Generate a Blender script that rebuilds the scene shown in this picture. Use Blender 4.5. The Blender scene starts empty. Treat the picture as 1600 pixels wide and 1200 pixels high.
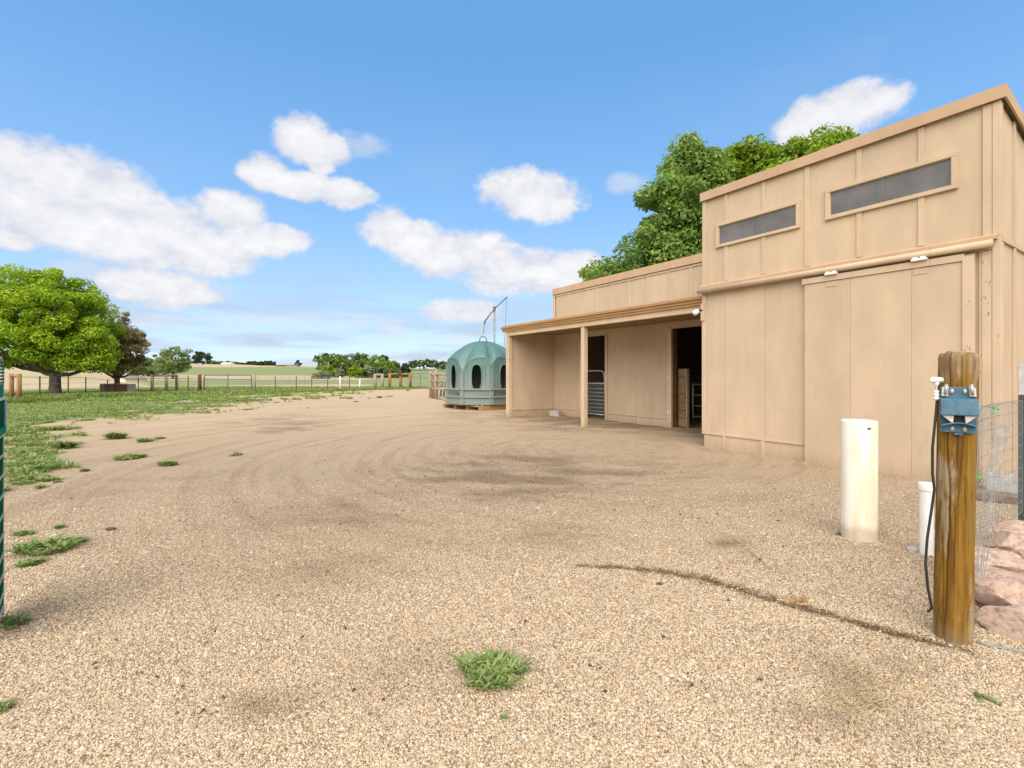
import bpy, bmesh, math, random
import numpy as np
from mathutils import Vector, Matrix
random.seed(7); rng = np.random.default_rng(11)
PI = math.pi
scene = bpy.context.scene
COL = scene.collection

# ------------------------------------------------------------------ camera
CH = 1.5; F = 750.0; CX = 800.0; HY = 585.0
cam_d = bpy.data.cameras.new('camera'); cam = bpy.data.objects.new('camera', cam_d); COL.objects.link(cam)
cam.location = (0, 0, CH); cam.rotation_euler = (PI/2, 0, 0)
cam_d.sensor_width = 36; cam_d.lens = 36*F/1600; cam_d.shift_y = -(600-HY)/1600
cam_d.clip_start = 0.05; cam_d.clip_end = 20000
scene.camera = cam

# ------------------------------------------------------------------ exposure, sun, sky
scene.view_settings.view_transform = 'Standard'; scene.view_settings.look = 'None'
scene.view_settings.gamma = 1; scene.view_settings.use_curve_mapping = False
scene.view_settings.exposure = 1.75
SUN_EL = math.radians(44); SUN_AZ = math.radians(192)        # azimuth clockwise from +Y (the way the camera looks)
sd_ = bpy.data.lights.new('sun', 'SUN'); sun = bpy.data.objects.new('sun', sd_); COL.objects.link(sun)
sd_.energy = 1.5; sd_.angle = math.radians(70); sd_.color = (1, .93, .83)
to_sun = Vector((math.sin(SUN_AZ)*math.cos(SUN_EL), math.cos(SUN_AZ)*math.cos(SUN_EL), math.sin(SUN_EL)))
sun.rotation_euler = to_sun.to_track_quat('Z', 'Y').to_euler(); sun.location = (0, -20, 40)

world = bpy.data.worlds.new('World'); scene.world = world; world.use_nodes = True
wn = world.node_tree; wn.nodes.clear()
def N(nt, typ, **kw):
    n = nt.nodes.new(typ)
    for k, v in kw.items():
        if k == 'inp':
            for a, b in v.items():
                if hasattr(b, 'is_linked') or isinstance(b, bpy.types.NodeSocket): nt.links.new(b, n.inputs[a])
                else: n.inputs[a].default_value = b
        else: setattr(n, k, v)
    return n
def M_(nt, op, a, b=None, c=None, clamp=False):
    n = nt.nodes.new('ShaderNodeMath'); n.operation = op; n.use_clamp = clamp
    for i, v in enumerate((a, b, c)):
        if v is None: continue
        if isinstance(v, (int, float)): n.inputs[i].default_value = v
        else: nt.links.new(v, n.inputs[i])
    return n.outputs[0]
def VM(nt, op, a, b=None, c=None):
    n = nt.nodes.new('ShaderNodeVectorMath'); n.operation = op
    for i, v in enumerate((a, b, c)):
        if v is None: continue
        if isinstance(v, (tuple, list)): n.inputs[i].default_value = v
        else: nt.links.new(v, n.inputs[i])
    return n
def ramp(nt, fac, stops, interp='LINEAR'):
    n = nt.nodes.new('ShaderNodeValToRGB'); cr = n.color_ramp; cr.interpolation = interp
    while len(cr.elements) < len(stops): cr.elements.new(.5)
    for e, (p, c) in zip(cr.elements, stops):
        e.position = p; e.color = (*c, 1) if len(c) == 3 else c
    nt.links.new(fac, n.inputs[0]); return n.outputs[0]
def maprange(nt, v, a, b, c=0., d=1., smooth=True):
    n = nt.nodes.new('ShaderNodeMapRange'); n.interpolation_type = 'SMOOTHSTEP' if smooth else 'LINEAR'
    nt.links.new(v, n.inputs[0])
    for i, x in enumerate((a, b, c, d)): n.inputs[i+1].default_value = x
    return n.outputs[0]
def mixc(nt, fac, a, b, mode='MIX'):
    n = nt.nodes.new('ShaderNodeMix'); n.data_type = 'RGBA'; n.blend_type = mode
    for s, v in ((n.inputs[0], fac), (n.inputs[6], a), (n.inputs[7], b)):
        if isinstance(v, (int, float)): s.default_value = v
        elif isinstance(v, (tuple, list)): s.default_value = (*v, 1) if len(v) == 3 else v
        else: nt.links.new(v, s)
    return n.outputs[2]

SKY_STRENGTH = 0.10
def build_world():
    nt = wn
    sky = N(nt, 'ShaderNodeTexSky', sky_type='NISHITA', sun_disc=False)
    sky.sun_elevation = SUN_EL; sky.sun_rotation = SUN_AZ
    sky.altitude = 1500; sky.air_density = 1.0; sky.dust_density = 0.6; sky.ozone_density = 2.0
    tc = N(nt, 'ShaderNodeTexCoord'); d = VM(nt, 'NORMALIZE', tc.outputs['Generated']).outputs[0]
    sx = N(nt, 'ShaderNodeSeparateXYZ', inp={0: d})
    az = M_(nt, 'ARCTAN2', sx.outputs[0], sx.outputs[1]); el = M_(nt, 'ARCSINE', sx.outputs[2])
    V = N(nt, 'ShaderNodeCombineXYZ', inp={0: az, 1: el, 2: 0.0}).outputs[0]
    blobs = [  # cumulus puffs by direction: given as image position and half sizes, turned into azimuth / elevation
        (-60,250,90,38),(15,262,70,40),(90,285,85,48),(170,325,95,55),(245,362,90,48),(320,388,75,34),(100,345,120,40),
        (400,372,60,22),(368,332,44,26),(445,372,36,16),(190,380,110,24),
        (478,220,42,28),(515,232,30,18),(498,252,22,14),(412,270,34,22),(470,290,52,18),(535,303,40,17),
        (805,296,48,24),(845,308,55,28),(875,318,26,20),
        (612,358,38,26),(650,378,42,28),(700,398,52,30),(755,398,48,28),(800,425,75,28),(870,425,60,26),(905,408,30,14),
        (215,445,56,20),(265,452,62,24),(310,464,36,12),(720,486,52,15),(25,375,40,14),
        (1268,196,50,24),(1315,178,72,30),(1358,165,52,18)]
    faint = [(718,530,30,13),(608,516,26,11),(558,502,60,12),(248,500,56,12),(130,422,56,18),(975,288,36,16),(560,228,50,18),(430,500,120,14),(330,455,50,16)]
    def field_of(lst, sm):
      acc = None
      for (px, py, rx, ry) in lst:
        a = math.atan((px-CX)/F); e = math.atan((HY-py)/F*math.cos(a))
        ia = F/(rx*math.cos(a)**2); ie = F/(ry*math.cos(a))
        q = VM(nt, 'MULTIPLY_ADD', V, (ia, ie, 0), (-a*ia, -e*ie, 0)).outputs[0]
        dd = VM(nt, 'DOT_PRODUCT', q, q).outputs['Value']
        acc = dd if acc is None else M_(nt, 'SMOOTH_MIN', acc, dd, sm)
      return M_(nt, 'SUBTRACT', 1.0, acc)
    base = M_(nt, 'ADD', field_of(blobs, .3), .5); base2 = field_of(faint, .2)
    n1 = N(nt, 'ShaderNodeTexNoise', inp={'Vector': VM(nt, 'MULTIPLY', d, (1, 1, 1.5)).outputs[0], 'Scale': 14., 'Detail': 8., 'Roughness': .62})
    n2 = N(nt, 'ShaderNodeTexNoise', inp={'Vector': VM(nt, 'MULTIPLY', d, (1, 1, 2.2)).outputs[0], 'Scale': 3.2, 'Detail': 7., 'Roughness': .58})
    n3 = N(nt, 'ShaderNodeTexNoise', inp={'Vector': VM(nt, 'MULTIPLY', d, (1, 1, 1.25)).outputs[0], 'Scale': 30., 'Detail': 7., 'Roughness': .6})
    nn = M_(nt, 'ADD', M_(nt, 'MULTIPLY', M_(nt, 'SUBTRACT', n1.outputs[0], .5), 3.0), M_(nt, 'MULTIPLY', M_(nt, 'SUBTRACT', n3.outputs[0], .5), 2.0))
    f = M_(nt, 'ADD', M_(nt, 'MAXIMUM', base, -2.2), nn)
    # unseen sky outside the view: broken cloud thickened there to add soft light
    aaz = M_(nt, 'ABSOLUTE', az)
    outm = M_(nt, 'MAXIMUM', maprange(nt, aaz, .86, 1.1), maprange(nt, el, .62, .8))
    fo = M_(nt, 'ADD', M_(nt, 'MULTIPLY', M_(nt, 'SUBTRACT', n2.outputs[0], .5), 6.0), 1.1)
    fo = M_(nt, 'ADD', fo, M_(nt, 'MULTIPLY', nn, .4))
    fo = M_(nt, 'SUBTRACT', M_(nt, 'MULTIPLY', fo, outm), M_(nt, 'MULTIPLY', M_(nt, 'SUBTRACT', 1.0, outm), 4.))
    f2 = M_(nt, 'MAXIMUM', f, fo)
    al = maprange(nt, f2, -.55, .75)
    al2 = M_(nt, 'MULTIPLY', maprange(nt, M_(nt, 'ADD', base2, nn), -.4, 1.2), .5)
    al = M_(nt, 'MAXIMUM', al, al2)
    # thin veil low over the horizon
    veil = N(nt, 'ShaderNodeTexNoise', inp={'Vector': VM(nt, 'MULTIPLY', d, (3, 3, 22)).outputs[0], 'Scale': 1.6, 'Detail': 5., 'Roughness': .55})
    low = M_(nt, 'MULTIPLY', maprange(nt, el, .30, .0), maprange(nt, veil.outputs[0], .36, .66))
    thin = M_(nt, 'MULTIPLY', maprange(nt, n2.outputs[0], .5, .8), .16)
    thin = M_(nt, 'ADD', thin, .02)
    wisps = M_(nt, 'MAXIMUM', M_(nt, 'MULTIPLY', low, .8), thin)
    # puffs: brighter where the cloud bulges up toward the sun, greyer underneath
    up1 = N(nt, 'ShaderNodeTexNoise', inp={'Vector': VM(nt, 'MULTIPLY_ADD', d, (1, 1, 1.5), (0, 0, .035)).outputs[0], 'Scale': 14., 'Detail': 5., 'Roughness': .6})
    dif = M_(nt, 'SUBTRACT', n1.outputs[0], up1.outputs[0])
    shade = M_(nt, 'ADD', M_(nt, 'MULTIPLY', maprange(nt, f2, .1, 1.6), .55), M_(nt, 'MULTIPLY', dif, 1.7))
    shade = M_(nt, 'ADD', shade, .12, clamp=True)
    k = 1/SKY_STRENGTH
    ccol = mixc(nt, shade, (.225*k, .229*k, .25*k), (.292*k, .292*k, .295*k))
    grad = ramp(nt, M_(nt, 'MAXIMUM', M_(nt, 'MULTIPLY', el, 2/PI), 0.), [(0., (.150, .190, .240)), (.04, (.138, .186, .250)), (.10, (.108, .176, .262)), (.20, (.066, .142, .252)), (.36, (.037, .107, .222)), (1., (.028, .084, .19))])
    grad = VM(nt, 'SCALE', grad); grad.inputs['Scale'].default_value = k*1.08; grad = grad.outputs[0]
    skyc = mixc(nt, .85, sky.outputs[0], grad)
    skyc = mixc(nt, wisps, skyc, (.15*k, .175*k, .21*k))
    fin = mixc(nt, M_(nt, 'MULTIPLY', al, .97), skyc, ccol)
    bg = N(nt, 'ShaderNodeBackground', inp={0: fin, 1: SKY_STRENGTH})
    out = N(nt, 'ShaderNodeOutputWorld', inp={0: bg.outputs[0]})
build_world()
world.cycles.sampling_method = 'MANUAL'; world.cycles.sample_map_resolution = 1024

# ------------------------------------------------------------------ small tools
def lerp(a, b, t): return a+(b-a)*t
def G(px, py, z=0.0):                       # photo position -> point on the level z
    Y = F*(CH-z)/(py-HY); return Vector(((px-CX)/F*Y, Y, z))
def P(px, py, Y): return Vector(((px-CX)/F*Y, Y, CH+(HY-py)/F*Y))

class MB:
    def __init__(s): s.v = []; s.f = []
    def quad(s, a, b, c, d):
        n = len(s.v); s.v += [tuple(a), tuple(b), tuple(c), tuple(d)]; s.f.append((n, n+1, n+2, n+3))
    def box(s, a, b):
        x0, y0, z0 = a; x1, y1, z1 = b; n = len(s.v)
        if x0 > x1: x0, x1 = x1, x0
        if y0 > y1: y0, y1 = y1, y0
        if z0 > z1: z0, z1 = z1, z0
        s.v += [(x0,y0,z0),(x1,y0,z0),(x1,y1,z0),(x0,y1,z0),(x0,y0,z1),(x1,y0,z1),(x1,y1,z1),(x0,y1,z1)]
        s.f += [(n,n+3,n+2,n+1),(n+4,n+5,n+6,n+7),(n,n+1,n+5,n+4),(n+1,n+2,n+6,n+5),(n+2,n+3,n+7,n+6),(n+3,n,n+4,n+7)]
    def prism(s, pts, off):                 # closed polygon swept by a vector
        n = len(s.v); k = len(pts); off = Vector(off)
        s.v += [tuple(p) for p in pts]+[tuple(Vector(p)+off) for p in pts]
        s.f.append(tuple(range(n+k-1, n-1, -1))); s.f.append(tuple(range(n+k, n+2*k)))
        for i in range(k):
            j = (i+1) % k; s.f.append((n+i, n+j, n+k+j, n+k+i))
    def tube(s, pts, r, seg=8, cap=True):   # r number or list
        pts = [Vector(p) for p in pts]; k = len(pts)
        rs = r if isinstance(r, (list, tuple)) else [r]*k
        n0 = len(s.v); up = None
        for i, p in enumerate(pts):
            t = (pts[min(i+1, k-1)]-pts[max(i-1, 0)]).normalized()
            if up is None: up = Vector((0, 0, 1)) if abs(t.z) < .9 else Vector((1, 0, 0))
            a = t.cross(up).normalized(); b = a.cross(t).normalized(); up = b
            for j in range(seg):
                th = 2*PI*j/seg; s.v.append(tuple(p+(a*math.cos(th)+b*math.sin(th))*rs[i]))
        for i in range(k-1):
            for j in range(seg):
                a = n0+i*seg+j; b = n0+i*seg+(j+1) % seg
                s.f.append((a, b, b+seg, a+seg))
        if cap:
            s.f.append(tuple(n0+j for j in range(seg-1, -1, -1))); s.f.append(tuple(n0+(k-1)*seg+j for j in range(seg)))
    def lathe(s, prof, seg=24, c=(0, 0, 0), cap=True):
        n0 = len(s.v)
        for (r, z) in prof:
            for j in range(seg):
                th = 2*PI*j/seg; s.v.append((c[0]+r*math.cos(th), c[1]+r*math.sin(th), c[2]+z))
        for i in range(len(prof)-1):
            for j in range(seg):
                a = n0+i*seg+j; b = n0+i*seg+(j+1) % seg; s.f.append((a, b, b+seg, a+seg))
        if cap:
            s.f.append(tuple(n0+j for j in range(seg-1, -1, -1)))
            s.f.append(tuple(n0+(len(prof)-1)*seg+j for j in range(seg)))
    def build(s, name, m, parent=None, smooth=False, bevel=0):
        me = bpy.data.meshes.new(name); me.from_pydata(s.v, [], s.f); me.update()
        return link(name, me, m, parent, smooth, bevel)
def link(name, me, m, parent=None, smooth=False, bevel=0):
    o = bpy.data.objects.new(name, me); COL.objects.link(o)
    if m is not None: me.materials.append(m)
    if parent is not None: o.parent = parent
    if smooth:
        for p in me.polygons: p.use_smooth = True
    if bevel:
        b = o.modifiers.new('bevel', 'BEVEL'); b.width = bevel; b.segments = 2; b.limit_method = 'ANGLE'; b.angle_limit = .6
    return o
def box(name, a, b, m, parent=None, bevel=0):
    q = MB(); q.box(a, b); return q.build(name, m, parent, bevel=bevel)
def empty(name, loc, label, cat, group=None, rz=0):
    o = bpy.data.objects.new(name, None); COL.objects.link(o); o.location = loc; o.rotation_euler = (0, 0, rz)
    o.empty_display_size = .2
    return tag(o, label, cat, group)
def tag(o, label, cat, group=None):
    o['label'] = label; o['category'] = cat
    if group: o['group'] = group
    return o
def fast_mesh(name, verts, faces_n, nv_per_face):   # verts (N,3) laid out face by face
    me = bpy.data.meshes.new(name); nv = len(verts); nf = nv//nv_per_face
    me.vertices.add(nv); me.vertices.foreach_set('co', np.asarray(verts, dtype=np.float32).ravel())
    me.loops.add(nv); me.loops.foreach_set('vertex_index', np.arange(nv, dtype=np.int32))
    me.polygons.add(nf); me.polygons.foreach_set('loop_start', np.arange(0, nv, nv_per_face, dtype=np.int32))
    me.update(calc_edges=True); return me
# lattice noise in numpy
_perm = np.random.default_rng(5).random((256, 256))
def vnoise(x, y):
    xi = np.floor(x).astype(int); yi = np.floor(y).astype(int); fx = x-xi; fy = y-yi
    fx = fx*fx*(3-2*fx); fy = fy*fy*(3-2*fy)
    a = _perm[xi & 255, yi & 255]; b = _perm[(xi+1) & 255, yi & 255]; c = _perm[xi & 255, (yi+1) & 255]; d = _perm[(xi+1) & 255, (yi+1) & 255]
    return (a*(1-fx)+b*fx)*(1-fy)+(c*(1-fx)+d*fx)*fy
def fbm(x, y, o=4):
    x = np.asarray(x, float); y = np.asarray(y, float); s = 0; a = .5
    for i in range(o): s = s+a*vnoise(x+17.3*i, y+9.1*i); x = x*2.03; y = y*2.03; a *= .5
    return s/(1-.5**o)
def sstep(x, a, b):
    t = np.clip((x-a)/(b-a), 0, 1); return t*t*(3-2*t)

# ------------------------------------------------------------------ materials
def new_mat(name):
    m = bpy.data.materials.new(name); m.use_nodes = True; nt = m.node_tree
    bs = nt.nodes['Principled BSDF']; return m, nt, bs
def pmat(name, stops, scale=4, rough=.8, bump=0., stretch=(1, 1, 1), detail=6., spec=.3, bscale=None, metal=0., rand=0., grough=.6):
    m, nt, bs = new_mat(name)
    tc = N(nt, 'ShaderNodeTexCoord')
    v = VM(nt, 'MULTIPLY', tc.outputs['Object'], stretch).outputs[0]
    if rand:
        oi = N(nt, 'ShaderNodeObjectInfo'); rr = M_(nt, 'MULTIPLY', oi.outputs['Random'], 37.)
        v = VM(nt, 'ADD', v, N(nt, 'ShaderNodeCombineXYZ', inp={0: rr, 1: rr, 2: rr}).outputs[0]).outputs[0]
    n = N(nt, 'ShaderNodeTexNoise', inp={'Vector': v, 'Scale': float(scale), 'Detail': float(detail), 'Roughness': grough})
    c = ramp(nt, n.outputs[0], stops)
    if rand:
        hs = N(nt, 'ShaderNodeHueSaturation', inp={'Color': c, 'Value': M_(nt, 'ADD', 1-rand, M_(nt, 'MULTIPLY', oi.outputs['Random'], 2*rand))}); c = hs.outputs[0]
    nt.links.new(c, bs.inputs['Base Color']); bs.inputs['Roughness'].default_value = rough
    bs.inputs['Specular IOR Level'].default_value = spec; bs.inputs['Metallic'].default_value = metal
    if bump:
        n2 = N(nt, 'ShaderNodeTexNoise', inp={'Vector': v, 'Scale': float(bscale or scale*4), 'Detail': 5.})
        b = N(nt, 'ShaderNodeBump', inp={'Height': n2.outputs[0], 'Strength': bump, 'Distance': .01}); nt.links.new(b.outputs[0], bs.inputs['Normal'])
    return m
def siding_mat(name, c, chips=0., dirt=.35, rand=.05):
    """painted plywood: fine grain, water marks, a splash-dirty lower edge, chips down to the wood"""
    m, nt, bs = new_mat(name)
    tc = N(nt, 'ShaderNodeTexCoord'); ob = tc.outputs['Object']
    g1 = N(nt, 'ShaderNodeTexNoise', inp={'Vector': VM(nt, 'MULTIPLY', ob, (2.2, 2.2, .9)).outputs[0], 'Scale': 1.0, 'Detail': 7., 'Roughness': .6})
    g2 = N(nt, 'ShaderNodeTexNoise', inp={'Vector': VM(nt, 'MULTIPLY', ob, (3, 3, 46)).outputs[0], 'Scale': 3.0, 'Detail': 6., 'Roughness': .7})
    col = mixc(nt, maprange(nt, g1.outputs[0], .3, .75), tuple(x*.90 for x in c), tuple(min(1, x*1.05) for x in c))
    col = mixc(nt, M_(nt, 'MULTIPLY', maprange(nt, g2.outputs[0], .45, .8), .13), col, tuple(x*.72 for x in c))
    g3 = N(nt, 'ShaderNodeTexNoise', inp={'Vector': VM(nt, 'MULTIPLY', ob, (9, 9, .8)).outputs[0], 'Scale': 1.0, 'Detail': 5., 'Roughness': .65})
    col = mixc(nt, M_(nt, 'MULTIPLY', maprange(nt, g3.outputs[0], .56, .74), dirt), col, (c[0]*.66, c[1]*.60, c[2]*.52))
    sp = N(nt, 'ShaderNodeTexNoise', inp={'Vector': ob, 'Scale': 2.3, 'Detail': 9., 'Roughness': .75})
    col = mixc(nt, M_(nt, 'MULTIPLY', maprange(nt, sp.outputs[0], .64, .78), .5), col, (c[0]*.62, c[1]*.55, c[2]*.45))
    szz = N(nt, 'ShaderNodeSeparateXYZ', inp={0: ob}).outputs[2]
    spl = M_(nt, 'MULTIPLY', maprange(nt, M_(nt, 'ADD', szz, M_(nt, 'MULTIPLY', g3.outputs[0], .5)), .55, .18), .45)
    col = mixc(nt, spl, col, (.30, .20, .12))
    oi = N(nt, 'ShaderNodeObjectInfo')
    hs = N(nt, 'ShaderNodeHueSaturation', inp={'Color': col, 'Value': M_(nt, 'ADD', 1-rand, M_(nt, 'MULTIPLY', oi.outputs['Random'], 2*rand))}); col = hs.outputs[0]
    if chips:
        ch = N(nt, 'ShaderNodeTexNoise', inp={'Vector': VM(nt, 'MULTIPLY', ob, (9, 9, 3.2)).outputs[0], 'Scale': 2.2, 'Detail': 8., 'Roughness': .75})
        cm = maprange(nt, ch.outputs[0], .70-chips, .72-chips)
        col = mixc(nt, cm, col, mixc(nt, g2.outputs[0], (.16, .09, .045), (.36, .24, .12)))
    nt.links.new(col, bs.inputs['Base Color']); bs.inputs['Roughness'].default_value = .72; bs.inputs['Specular IOR Level'].default_value = .25
    b = N(nt, 'ShaderNodeBump', inp={'Height': g2.outputs[0], 'Strength': .25, 'Distance': .004}); nt.links.new(b.outputs[0], bs.inputs['Normal'])
    return m
MAT = {}
TAN = (.53, .408, .284)
MAT['siding'] = siding_mat('tan_siding', TAN)
MAT['trim'] = siding_mat('tan_trim', (.545, .415, .288), .03, .3)
MAT['trim_worn'] = siding_mat('worn_trim', (.56, .43, .30), .07, .5)
MAT['trim_peel'] = siding_mat('peeling_trim', (.57, .44, .305), .10, .6)
MAT['fascia'] = siding_mat('fascia_paint', (.50, .34, .22), .02, .3, .03)
MAT['gutter'] = siding_mat('gutter_paint', (.42, .25, .115), .0, .45, .03)
MAT['beam'] = siding_mat('beam_paint', (.58, .44, .29), .05, .3)
MAT['roof'] = pmat('roof_metal', [(.3, (.25, .2, .15)), (.7, (.32, .26, .2))], 3, .5, metal=.3)
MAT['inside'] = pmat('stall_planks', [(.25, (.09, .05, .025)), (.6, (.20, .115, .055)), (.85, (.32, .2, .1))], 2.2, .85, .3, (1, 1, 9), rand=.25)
MAT['osb'] = pmat('stall_board', [(.3, (.16, .10, .045)), (.7, (.33, .22, .11))], 14, .85, .2, rand=.2)
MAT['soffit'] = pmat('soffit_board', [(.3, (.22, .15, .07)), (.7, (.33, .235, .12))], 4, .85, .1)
MAT['mast'] = pmat('dull_zinc', [(.3, (.20, .22, .22)), (.7, (.30, .33, .33))], 9, .5, .05, metal=.3)
MAT['galv'] = pmat('galvanised', [(.3, (.26, .31, .29)), (.7, (.38, .43, .41))], 9, .4, .05, metal=.5)
MAT['darkgalv'] = pmat('dull_tube', [(.3, (.10, .12, .11)), (.7, (.2, .23, .22))], 9, .5, .05, metal=.4)
MAT['white'] = pmat('white_enamel', [(.3, (.72, .72, .70)), (.7, (.82, .82, .80))], 6, .35)
MAT['black'] = pmat('black_plastic', [(.3, (.012, .012, .012)), (.7, (.03, .03, .03))], 6, .45)
MAT['concrete'] = pmat('concrete', [(.25, (.30, .29, .27)), (.75, (.50, .48, .45))], 12, .9, .3)
MAT['paver'] = pmat('porous_paver', [(.3, (.10, .075, .055)), (.6, (.24, .18, .13)), (.8, (.33, .26, .19))], 20, .95, .6)
MAT['cream'] = pmat('cream_paint', [(.3, (.66, .56, .42)), (.7, (.74, .64, .5))], 3, .7)
MAT['whitewall'] = pmat('white_wall', [(.3, (.7, .7, .68)), (.7, (.8, .8, .78))], 3, .7)
MAT['greyroof'] = pmat('grey_shingle', [(.3, (.16, .15, .14)), (.7, (.26, .24, .22))], 6, .85)
MAT['wire'] = pmat('fence_wire', [(.3, (.22, .22, .22)), (.7, (.36, .36, .36))], 12, .5, metal=.6)
MAT['meshwire'] = pmat('welded_wire', [(.3, (.17, .175, .18)), (.7, (.28, .285, .29))], 12, .55, metal=.3)
MAT['tpost'] = pmat('green_steel_post', [(.3, (.03, .045, .035)), (.7, (.07, .085, .07))], 9, .6, .1)
MAT['rustpost'] = pmat('rusty_steel_post', [(.3, (.06, .035, .025)), (.7, (.13, .085, .06))], 9, .7, .1)
MAT['woodpost'] = pmat('treated_post', [(.25, (.17, .085, .03)), (.55, (.31, .17, .065)), (.8, (.42, .28, .14))], 3, .85, .3, (5, 5, .6), rand=.15)
MAT['redpost'] = pmat('reddish_post', [(.25, (.12, .045, .02)), (.7, (.24, .10, .05))], 3, .85, .3, (5, 5, .6))
MAT['greywood'] = pmat('weathered_wood', [(.25, (.20, .16, .12)), (.6, (.36, .30, .24)), (.8, (.46, .40, .33))], 3, .9, .3, (5, 5, .6), rand=.15)
MAT['brownboard'] = pmat('brown_board', [(.25, (.09, .05, .03)), (.7, (.22, .14, .09))], 3, .9, .3, (6, 6, .7), rand=.25)
MAT['pallet'] = pmat('pallet_wood', [(.25, (.26, .15, .06)), (.6, (.42, .27, .12)), (.85, (.52, .36, .19))], 3, .85, .2, (1.2, 1.2, 7), rand=.2)
MAT['hutwood'] = MAT['pallet']
MAT['bark'] = pmat('bark', [(.3, (.06, .045, .035)), (.6, (.14, .11, .085)), (.8, (.22, .18, .14))], 3, .95, .7, (4, 4, .7))

def post_mat():
    m, nt, bs = new_mat('old_treated_post'); tc = N(nt, 'ShaderNodeTexCoord'); ob = tc.outputs['Object']
    s1 = N(nt, 'ShaderNodeTexNoise', inp={'Vector': VM(nt, 'MULTIPLY', ob, (13, 13, 1.0)).outputs[0], 'Scale': 1., 'Detail': 7., 'Roughness': .6, 'Distortion': .6})
    s2 = N(nt, 'ShaderNodeTexNoise', inp={'Vector': VM(nt, 'MULTIPLY', ob, (75, 75, 2.6)).outputs[0], 'Scale': 1., 'Detail': 6., 'Roughness': .7})
    s3 = N(nt, 'ShaderNodeTexNoise', inp={'Vector': VM(nt, 'MULTIPLY', ob, (9, 9, 2.2)).outputs[0], 'Scale': 1., 'Detail': 6., 'Roughness': .65})
    c = ramp(nt, s1.outputs[0], [(.26, (.075, .03, .008)), (.42, (.19, .092, .012)), (.54, (.28, .155, .02)), (.66, (.25, .14, .035)), (.78, (.28, .20, .12))])
    c = mixc(nt, M_(nt, 'MULTIPLY', maprange(nt, s2.outputs[0], .40, .72), .6), c, (.11, .055, .018))
    c = mixc(nt, M_(nt, 'MULTIPLY', maprange(nt, s3.outputs[0], .50, .62), .8), c, (.36, .28, .18))
    s4 = N(nt, 'ShaderNodeTexNoise', inp={'Vector': VM(nt, 'MULTIPLY', ob, (26, 26, 1.7)).outputs[0], 'Scale': 1., 'Detail': 8., 'Roughness': .7, 'Distortion': .5})
    c = mixc(nt, M_(nt, 'MULTIPLY', maprange(nt, s4.outputs[0], .56, .66), .85), c, (.075, .032, .01))
    sz = N(nt, 'ShaderNodeSeparateXYZ', inp={0: ob}).outputs[2]
    c = mixc(nt, M_(nt, 'MULTIPLY', maprange(nt, sz, 1.42, 1.66), .4), c, mixc(nt, s2.outputs[0], (.13, .09, .06), (.46, .38, .28)))
    c = mixc(nt, M_(nt, 'MULTIPLY', maprange(nt, M_(nt, 'ADD', sz, M_(nt, 'MULTIPLY', s3.outputs[0], .3)), .28, .08), .5), c, (.27, .22, .16))
    nt.links.new(c, bs.inputs['Base Color']); bs.inputs['Roughness'].default_value = .82; bs.inputs['Specular IOR Level'].default_value = .2
    h = M_(nt, 'ADD', M_(nt, 'MULTIPLY', s1.outputs[0], .6), s2.outputs[0])
    b = N(nt, 'ShaderNodeBump', inp={'Height': h, 'Strength': .8, 'Distance': .012}); nt.links.new(b.outputs[0], bs.inputs['Normal'])
    return m
MAT['oldpost'] = post_mat()
def pvc_mat():
    m, nt, bs = new_mat('stained_white_pipe'); tc = N(nt, 'ShaderNodeTexCoord'); ob = tc.outputs['Object']
    s = N(nt, 'ShaderNodeTexNoise', inp={'Vector': VM(nt, 'MULTIPLY', ob, (7, 7, 1.0)).outputs[0], 'Scale': 1., 'Detail': 6., 'Roughness': .6})
    s2 = N(nt, 'ShaderNodeTexNoise', inp={'Vector': ob, 'Scale': 9., 'Detail': 6., 'Roughness': .7})
    c = mixc(nt, maprange(nt, s.outputs[0], .40, .70), (.80, .77, .70), (.74, .60, .40))
    c = mixc(nt, M_(nt, 'MULTIPLY', maprange(nt, s2.outputs[0], .62, .8), .35), c, (.5, .42, .3))
    sz = N(nt, 'ShaderNodeSeparateXYZ', inp={0: ob}).outputs[2]
    low = M_(nt, 'MULTIPLY', maprange(nt, M_(nt, 'ADD', sz, M_(nt, 'MULTIPLY', s2.outputs[0], -.22)), .06, -.05), .6)
    c = mixc(nt, low, c, (.42, .31, .2))
    nt.links.new(c, bs.inputs['Base Color']); bs.inputs['Roughness'].default_value = .42; return m
MAT['pvc'] = pvc_mat()
MAT['blue'] = pmat('weathered_blue_paint', [(.25, (.035, .085, .125)), (.5, (.06, .145, .215)), (.8, (.10, .20, .28))], 14, .5, .12, spec=.4)
MAT['bone'] = pmat('worn_primer', [(.3, (.45, .38, .33)), (.7, (.62, .58, .52))], 20, .6)
MAT['rustbolt'] = pmat('zinc_bolt', [(.3, (.30, .29, .28)), (.7, (.58, .58, .57))], 30, .4, metal=.5)
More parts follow.
